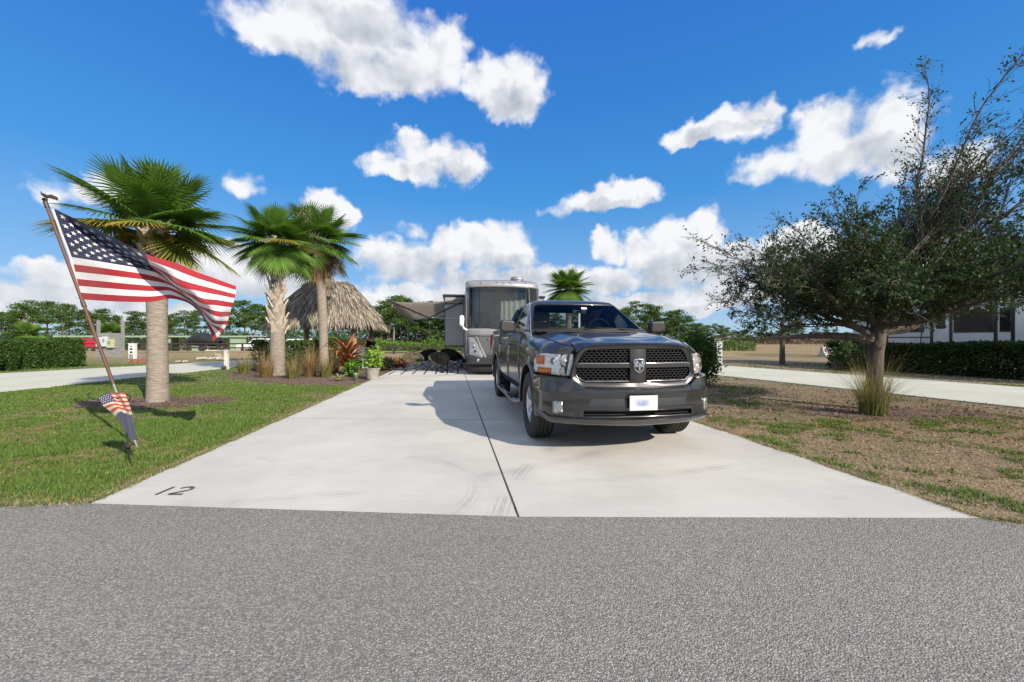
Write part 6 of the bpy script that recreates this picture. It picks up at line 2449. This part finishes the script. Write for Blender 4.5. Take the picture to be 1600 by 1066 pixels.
def rail_fence(label, p0, p1, h, n, rails=3):
    t = thing('rail_fence', label, 'fence', (p0[0], p0[1], GZ))
    d = (p1[0] - p0[0], p1[1] - p0[1])
    for k in range(n + 1):
        x, y = d[0] * k / n, d[1] * k / n
        z0 = float(FARDROP(0, p0[1] + y))
        MB().box((x, y, z0 + h / 2), (.13, .13, h + .06)).build('post', FENC, t)
    for k in range(n):
        a, b2 = (d[0] * k / n, d[1] * k / n), (d[0] * (k + 1) / n, d[1] * (k + 1) / n)
        za, zb_ = float(FARDROP(0, p0[1] + a[1])), float(FARDROP(0, p0[1] + b2[1]))
        for z in ([h - .04, h * .42] if rails == 2 else [h - .04]):
            MB().bar((a[0], a[1] - .08, za + z), (b2[0], b2[1] - .08, zb_ + z), .04, .13 if rails == 2 else .10).build('rail', FENC, t)
        if rails == 3:
            MB().bar((a[0], a[1] - .08, za + h * (.25 if k % 2 else .8)), (b2[0], b2[1] - .08, zb_ + h * (.8 if k % 2 else .25)), .035, .08).build('rail', FENC, t)
            MB().bar((a[0], a[1] - .08, za + h * .18), (b2[0], b2[1] - .08, zb_ + h * .18), .035, .07).build('rail', FENC, t)
    return t


rail_fence('dark crossed-rail paddock fence running behind the patio chairs and motorhome', (-12.5, 31.5), (9.0, 33.5), .66, 14)
rail_fence('dark two-rail fence in front of the green carports', (-46.0, 40.5), (-20.0, 40.5), .78, 14, 2)

# long green carports with open bays
CG = mat('pale_green_metal', (0.25, 0.36, 0.24), 0.6, var=.08, vscale=2)
CW = mat('carport_roof', (0.50, 0.52, 0.50), 0.6, var=.08)
for (u0, u1, y, lab, solid_) in ((112, 262, 62, 'long low carport with open bays behind the dark fence', False), (258, 402, 64, 'long low green carport wall beyond the covered boat', True)):
    x0, x1 = (u0 - 800) / FPX * y, (u1 - 800) / FPX * y
    t = thing('carport', lab, 'carport', ((x0 + x1) / 2, y, fz(y)))
    L = x1 - x0
    MB().box((0, 0, 2.52), (L, 5, .10)).build('roof', CW, t)
    MB().box((0, -2.52, 2.44), (L, .05, .22)).build('fascia', CG, t)
    nb_ = 5
    for k in range(nb_ + 1):
        MB().box((-L / 2 + .1 + (L - .2) * k / nb_, -2.3, 1.25), (.14, .14, 2.5)).build('post', FENC, t)
    for k in range(nb_):
        if solid_ or k in (1, 4):
            MB().box((-L / 2 + L * (k + .5) / nb_, 2.3 if not (solid_ and k in (0, 2, 4)) else -2.2, 1.2), (L / nb_ - .3, .08, 2.3)).build('wall_panel', CG, t)


# vehicles far off
def far_truck(label, x, y, rz, paint, suv=False):
    t = thing('parked_suv' if suv else 'parked_pickup', label, 'car' if suv else 'truck', (x, y, fz(y)), rz)
    lower = [(-2.6, .45), (-2.65, .9), (-2.5, 1.02), (-1.2, 1.12), (2.55, 1.12), (2.62, .9), (2.6, .45)]
    MB().prism(lower, lambda a, b_, d: (a, d, b_), -.92, .92).build('body', paint, t, bevel=.06)
    cab = [(-1.3, 1.12), (-.65, 1.78), (2.2 if suv else .85, 1.82), (2.5 if suv else 1.15, 1.12)]
    MB().prism(cab, lambda a, b_, d: (a, d * (1 - .12 * (b_ - 1.12)), b_), -.86, .86).build('cab', paint, t, bevel=.05)
    for s in (-1, 1):
        for (a0, a1) in (((-.95, -.1), (.0, .85)) + (((.95, 1.9),) if suv else ())):
            MB().prism([(a0, 1.18), (max(a0, -.55) + .02, 1.66), (a1 - .05, 1.68), (a1, 1.18)], lambda a, b_, d, s=s: (a, s * (.862 - .10 * (b_ - 1.12) + d), b_), 0, .012).build('side_window', GLOSSB, t)
        for yy in (-1.65, 1.7):
            wh = MB().lathe([(.0, s * .12), (.22, s * .13), (.24, s * .10), (.37, s * .10), (.39, 0), (.37, -s * .10), (0, -s * .10)], 20, 'y', o=(yy, s * .82, .39))
            wo_ = wh.build('wheel', RUBBER, t, smooth=35)
            MB().lathe([(.0, s * .135), (.20, s * .137), (.22, s * .125)], 16, 'y', o=(yy, s * .82, .39)).build('hubcap', ALLOY, wo_)
        MB().box((-2.6, s * .68, .86), (.08, .34, .16)).build('headlight', FACET, t, bevel=.01)
        MB().box((2.6, s * .80, .86), (.06, .14, .26)).build('tail_light', MATS['red_lens'], t)
    MB().box((-2.64, 0, .55), (.10, 1.7, .20)).build('bumper', BLACKP, t, bevel=.02)
    MB().prism([(-1.28, 1.16), (-.70, 1.72), (-.69, 1.72), (-1.27, 1.16)], lambda a, b_, d: (a - .03, d, b_ + .02), -.74, .74).build('windshield', GLOSSB, t)
    return t


def at(u, y):
    return (u - 800) / FPX * y


WPAINT = mat('white_car_paint', (0.70, 0.71, 0.72), 0.3, coat=.6, var=.03)
far_truck('white pickup parked beyond the bed hedge, just past the crosshatched palm', at(408, 52), 52, .1, WPAINT)
far_truck('white off-road wagon with dark windows parked between the two bed palms', at(458, 53), 53, .55, WPAINT, True)
far_truck('white pickup parked in the shade behind the hut posts', at(510, 55), 55, .9, WPAINT)
far_truck('bright red pickup parked between the service wall and the carport', at(128, 52), 52, .1, mat('red_car_paint', (0.45, 0.012, 0.03), 0.3, coat=.6, var=.03))
bo = thing('covered_boat', 'boat on a trailer under a black tarpaulin behind the dark fence', 'boat', (at(317, 46), 46, fz(46)), 0)
sec = []
for x, w_, z0, z1 in ((-2.0, .10, .95, 1.15), (-1.7, .55, .75, 1.45), (-1.0, .9, .62, 1.85), (-.2, 1.0, .6, 2.15), (.6, 1.0, .6, 2.05), (1.4, 1.0, .62, 1.75), (1.9, .9, .65, 1.55), (2.0, .3, .8, 1.2)):
    sec.append([(x + .05 * math.sin(3 * a), w_ * math.cos(a) * (1 + .06 * math.sin(a * 5 + x * 3)), z0 + (z1 - z0) * (.5 + .5 * math.sin(a))) for a in np.linspace(0, 2 * math.pi, 21)[:-1]])
MB().grid(sec, closed_v=True).build('tarpaulin', mat('black_tarp', (0.014, 0.015, 0.017), 0.6, var=.3, vscale=3, bump=.4, bscale=5), bo, smooth=40)
for s in (-1, 1):
    MB().bar((-2.6, 0, .5), (2.0, s * .7, .5), .10).build('trailer_beam', STEELG, bo)
    MB().lathe([(0, -.1), (.33, -.1), (.35, 0), (.33, .1), (0, .1)], 18, 'y', o=(.6, s * .95, .35)).build('wheel', RUBBER, bo, smooth=35)
MB().box((-2.5, 0, .28), (.08, .08, .5)).build('jack', STEELG, bo)

palm('short shaggy palm with a tan dead skirt behind the service wall', at(172, 44), 44, 2.1, .30, .24, (0, 0), 1.9, 40, 0, 81, yellow=.3, dead=.5, tilt_min=-75, z0=fz(44))
palm('short greyish palm behind the row of clipped shrubs', at(42, 40), 40, 1.7, .28, .22, (0, 0), 2.0, 40, 0, 83, yellow=.3, dead=.5, tilt_min=-70, z0=fz(40))


# ------------------------------------------------------------------ pines and undergrowth
PBARK = mat('pine_bark', (0.20, 0.135, 0.10), 0.95, col2=(.33, .26, .215), vscale=3, bump=.4, bscale=8)


def pine_variant(seed):
    g2 = np.random.default_rng(seed)
    h = 10.0
    lean = g2.normal(size=2) * .35
    tk = MB()
    pts = [(lean[0] * u * u, lean[1] * u * u, h * .97 * u) for u in np.linspace(0, 1, 8)]
    tk.tube(pts, [.17 - .13 * u for u in np.linspace(0, 1, 8)], 7)
    Pq = []
    start = g2.uniform(.34, .52)
    nbr = int(g2.integers(15, 24))
    for k in range(nbr):
        u = start + (1 - start) * (k / nbr) ** .9
        z = h * u
        az = k * 2.4 + g2.normal() * .3
        L = (2.3 * math.sin(math.pi * min(.97, (u - start) / (1 - start) * .72 + .26)) + .25) * g2.uniform(.4, 1.35)
        el = g2.uniform(-.05, .35) + .5 * max(0, u - .8) * 3
        b0 = np.array([lean[0] * u * u, lean[1] * u * u, z])
        d = np.array([math.cos(az) * math.cos(el), math.sin(az) * math.cos(el), math.sin(el)])
        tk.tube([b0, b0 + d * L * .5, b0 + d * L + np.array([0, 0, .15])], [.035, .022, .01], 4, cap=False)
        for c in range(int(3 + L * 2.2)):
            cc = b0 + d * L * g2.uniform(.35, 1.05) + g2.normal(size=3) * [.22, .22, .10]
            cc[2] += .08
            Pq.append(cc + g2.normal(size=(42, 3)) * [.34, .34, .12])
    Pq = np.concatenate(Pq)
    Pq = Pq[g2.random(len(Pq)) < .8]
    V, F, C = leaf_quads(Pq, g2.uniform(.20, .46, len(Pq)), jitter_col((.075, .135, .032), len(Pq), .42, .2), .40, .5)
    return tk.mesh('trunk', 60), mesh_np('crown', V, F, C)


PV = [pine_variant(300 + k) for k in range(6)]
g3 = np.random.default_rng(77)


def pine(label, group, x, y, h, k):
    t = thing('pine_tree', label, 'tree', (x, y, fz(y)), g3.uniform(0, 6.28), group)
    s = h / 10
    w_ = s * g3.uniform(.95, 1.35)
    t.scale = (w_, w_, s)
    link('trunk', PV[k % 6][0], PBARK, t)
    link('crown', PV[k % 6][1], LEAF, t)


def pine_row(label, group, n, u0, u1, y0, y1, vtop):
    for k in range(n):
        u = u0 + (u1 - u0) * (k + g3.uniform(.2, .8)) / n
        y = g3.uniform(y0, y1)
        vt = vtop(u) + g3.uniform(-5, 7)
        h = CAMH + (HOR - vt) / FPX * y - fz(y)
        pine(label, group, at(u, y), y, h, int(g3.integers(0, 6)))


ip = lambda xs_, vs_: (lambda u: float(np.interp(u, xs_, vs_)))
pine_row('pine in the tree line behind the carports and service wall', 'pines behind the carports', 26, -40, 425, 78, 100, ip([-40, 20, 60, 100, 150, 250, 330, 400, 430], [492, 488, 472, 478, 488, 489, 484, 472, 480]))
pine_row('pine in the far tree line behind the thatched hut', 'pines behind the hut', 8, 420, 600, 80, 100, ip([420, 600], [486, 498]))
pine_row('slender pine in the grove behind the awning and paddock fence', 'pines behind the awning', 15, 592, 748, 52, 66, ip([592, 615, 640, 660, 700, 750], [482, 468, 463, 474, 478, 475]))
pine_row('pine in the grove behind the pickup hood', 'pines behind the pickup', 15, 852, 1100, 58, 76, ip([852, 930, 990, 1030, 1060, 1100], [492, 490, 474, 482, 488, 506]))
pine_row('small pine at the far edge of the tan field', 'pines at the field edge', 6, 1098, 1165, 85, 105, ip([1098, 1125, 1165], [514, 502, 516]))
pine_row('distant small tree on the skyline beyond the tan field', 'skyline trees beyond the field', 20, 1150, 1420, 150, 190, ip([1150, 1230, 1290, 1420], [520, 514, 513, 518]))


def band(label, name, u0, u1, y0, y1, h, n, size, col, amt=.4):
    u = g3.uniform(u0, u1, n)
    y = g3.uniform(y0, y1, n)
    x = (u - 800) / FPX * y
    top = h * (.45 + .75 * vnoise(x * .35, y * .35, 4) + .2 * vnoise(x * 1.4, y * 1.2, 8))
    z = GZ + FARDROP(x, y) + top * g3.random(n) ** .7
    V, F, C = leaf_quads(np.column_stack([x, y, z]), g3.uniform(.6, 1.4, n) * size, jitter_col(col, n, amt, .2), .4, .4)
    tag(link(name, mesh_np(name, V, F, C), LEAF), label, 'undergrowth', kind='stuff')


band('bright green palmetto undergrowth at the foot of the pines behind the patio', 'undergrowth', 585, 850, 46, 54, 1.5, 14000, .30, (.10, .19, .03))
band('dark green undergrowth at the foot of the pines behind the carports', 'undergrowth', -60, 600, 72, 84, 3.2, 20000, .5, (.045, .085, .025))
band('green scrub at the foot of the pines beyond the pickup', 'undergrowth', 845, 1180, 54, 64, 1.9, 11000, .34, (.07, .13, .03))
band('brown scrub along the far edge of the tan field', 'field_scrub', 1140, 1700, 135, 160, 2.2, 9000, .7, (.10, .07, .055))
band('dull green scrub on the skyline beyond the field', 'field_scrub', 1140, 1750, 165, 185, 4.2, 7000, .9, (.06, .075, .04))
band('tall green scrub filling the gaps between the pines behind the patio', 'undergrowth', 580, 860, 67, 74, 4.6, 16000, .5, (.06, .11, .028))
band('tall green scrub filling the gaps between the pines beyond the pickup', 'undergrowth', 845, 1100, 76, 82, 4.2, 12000, .5, (.06, .11, .028))
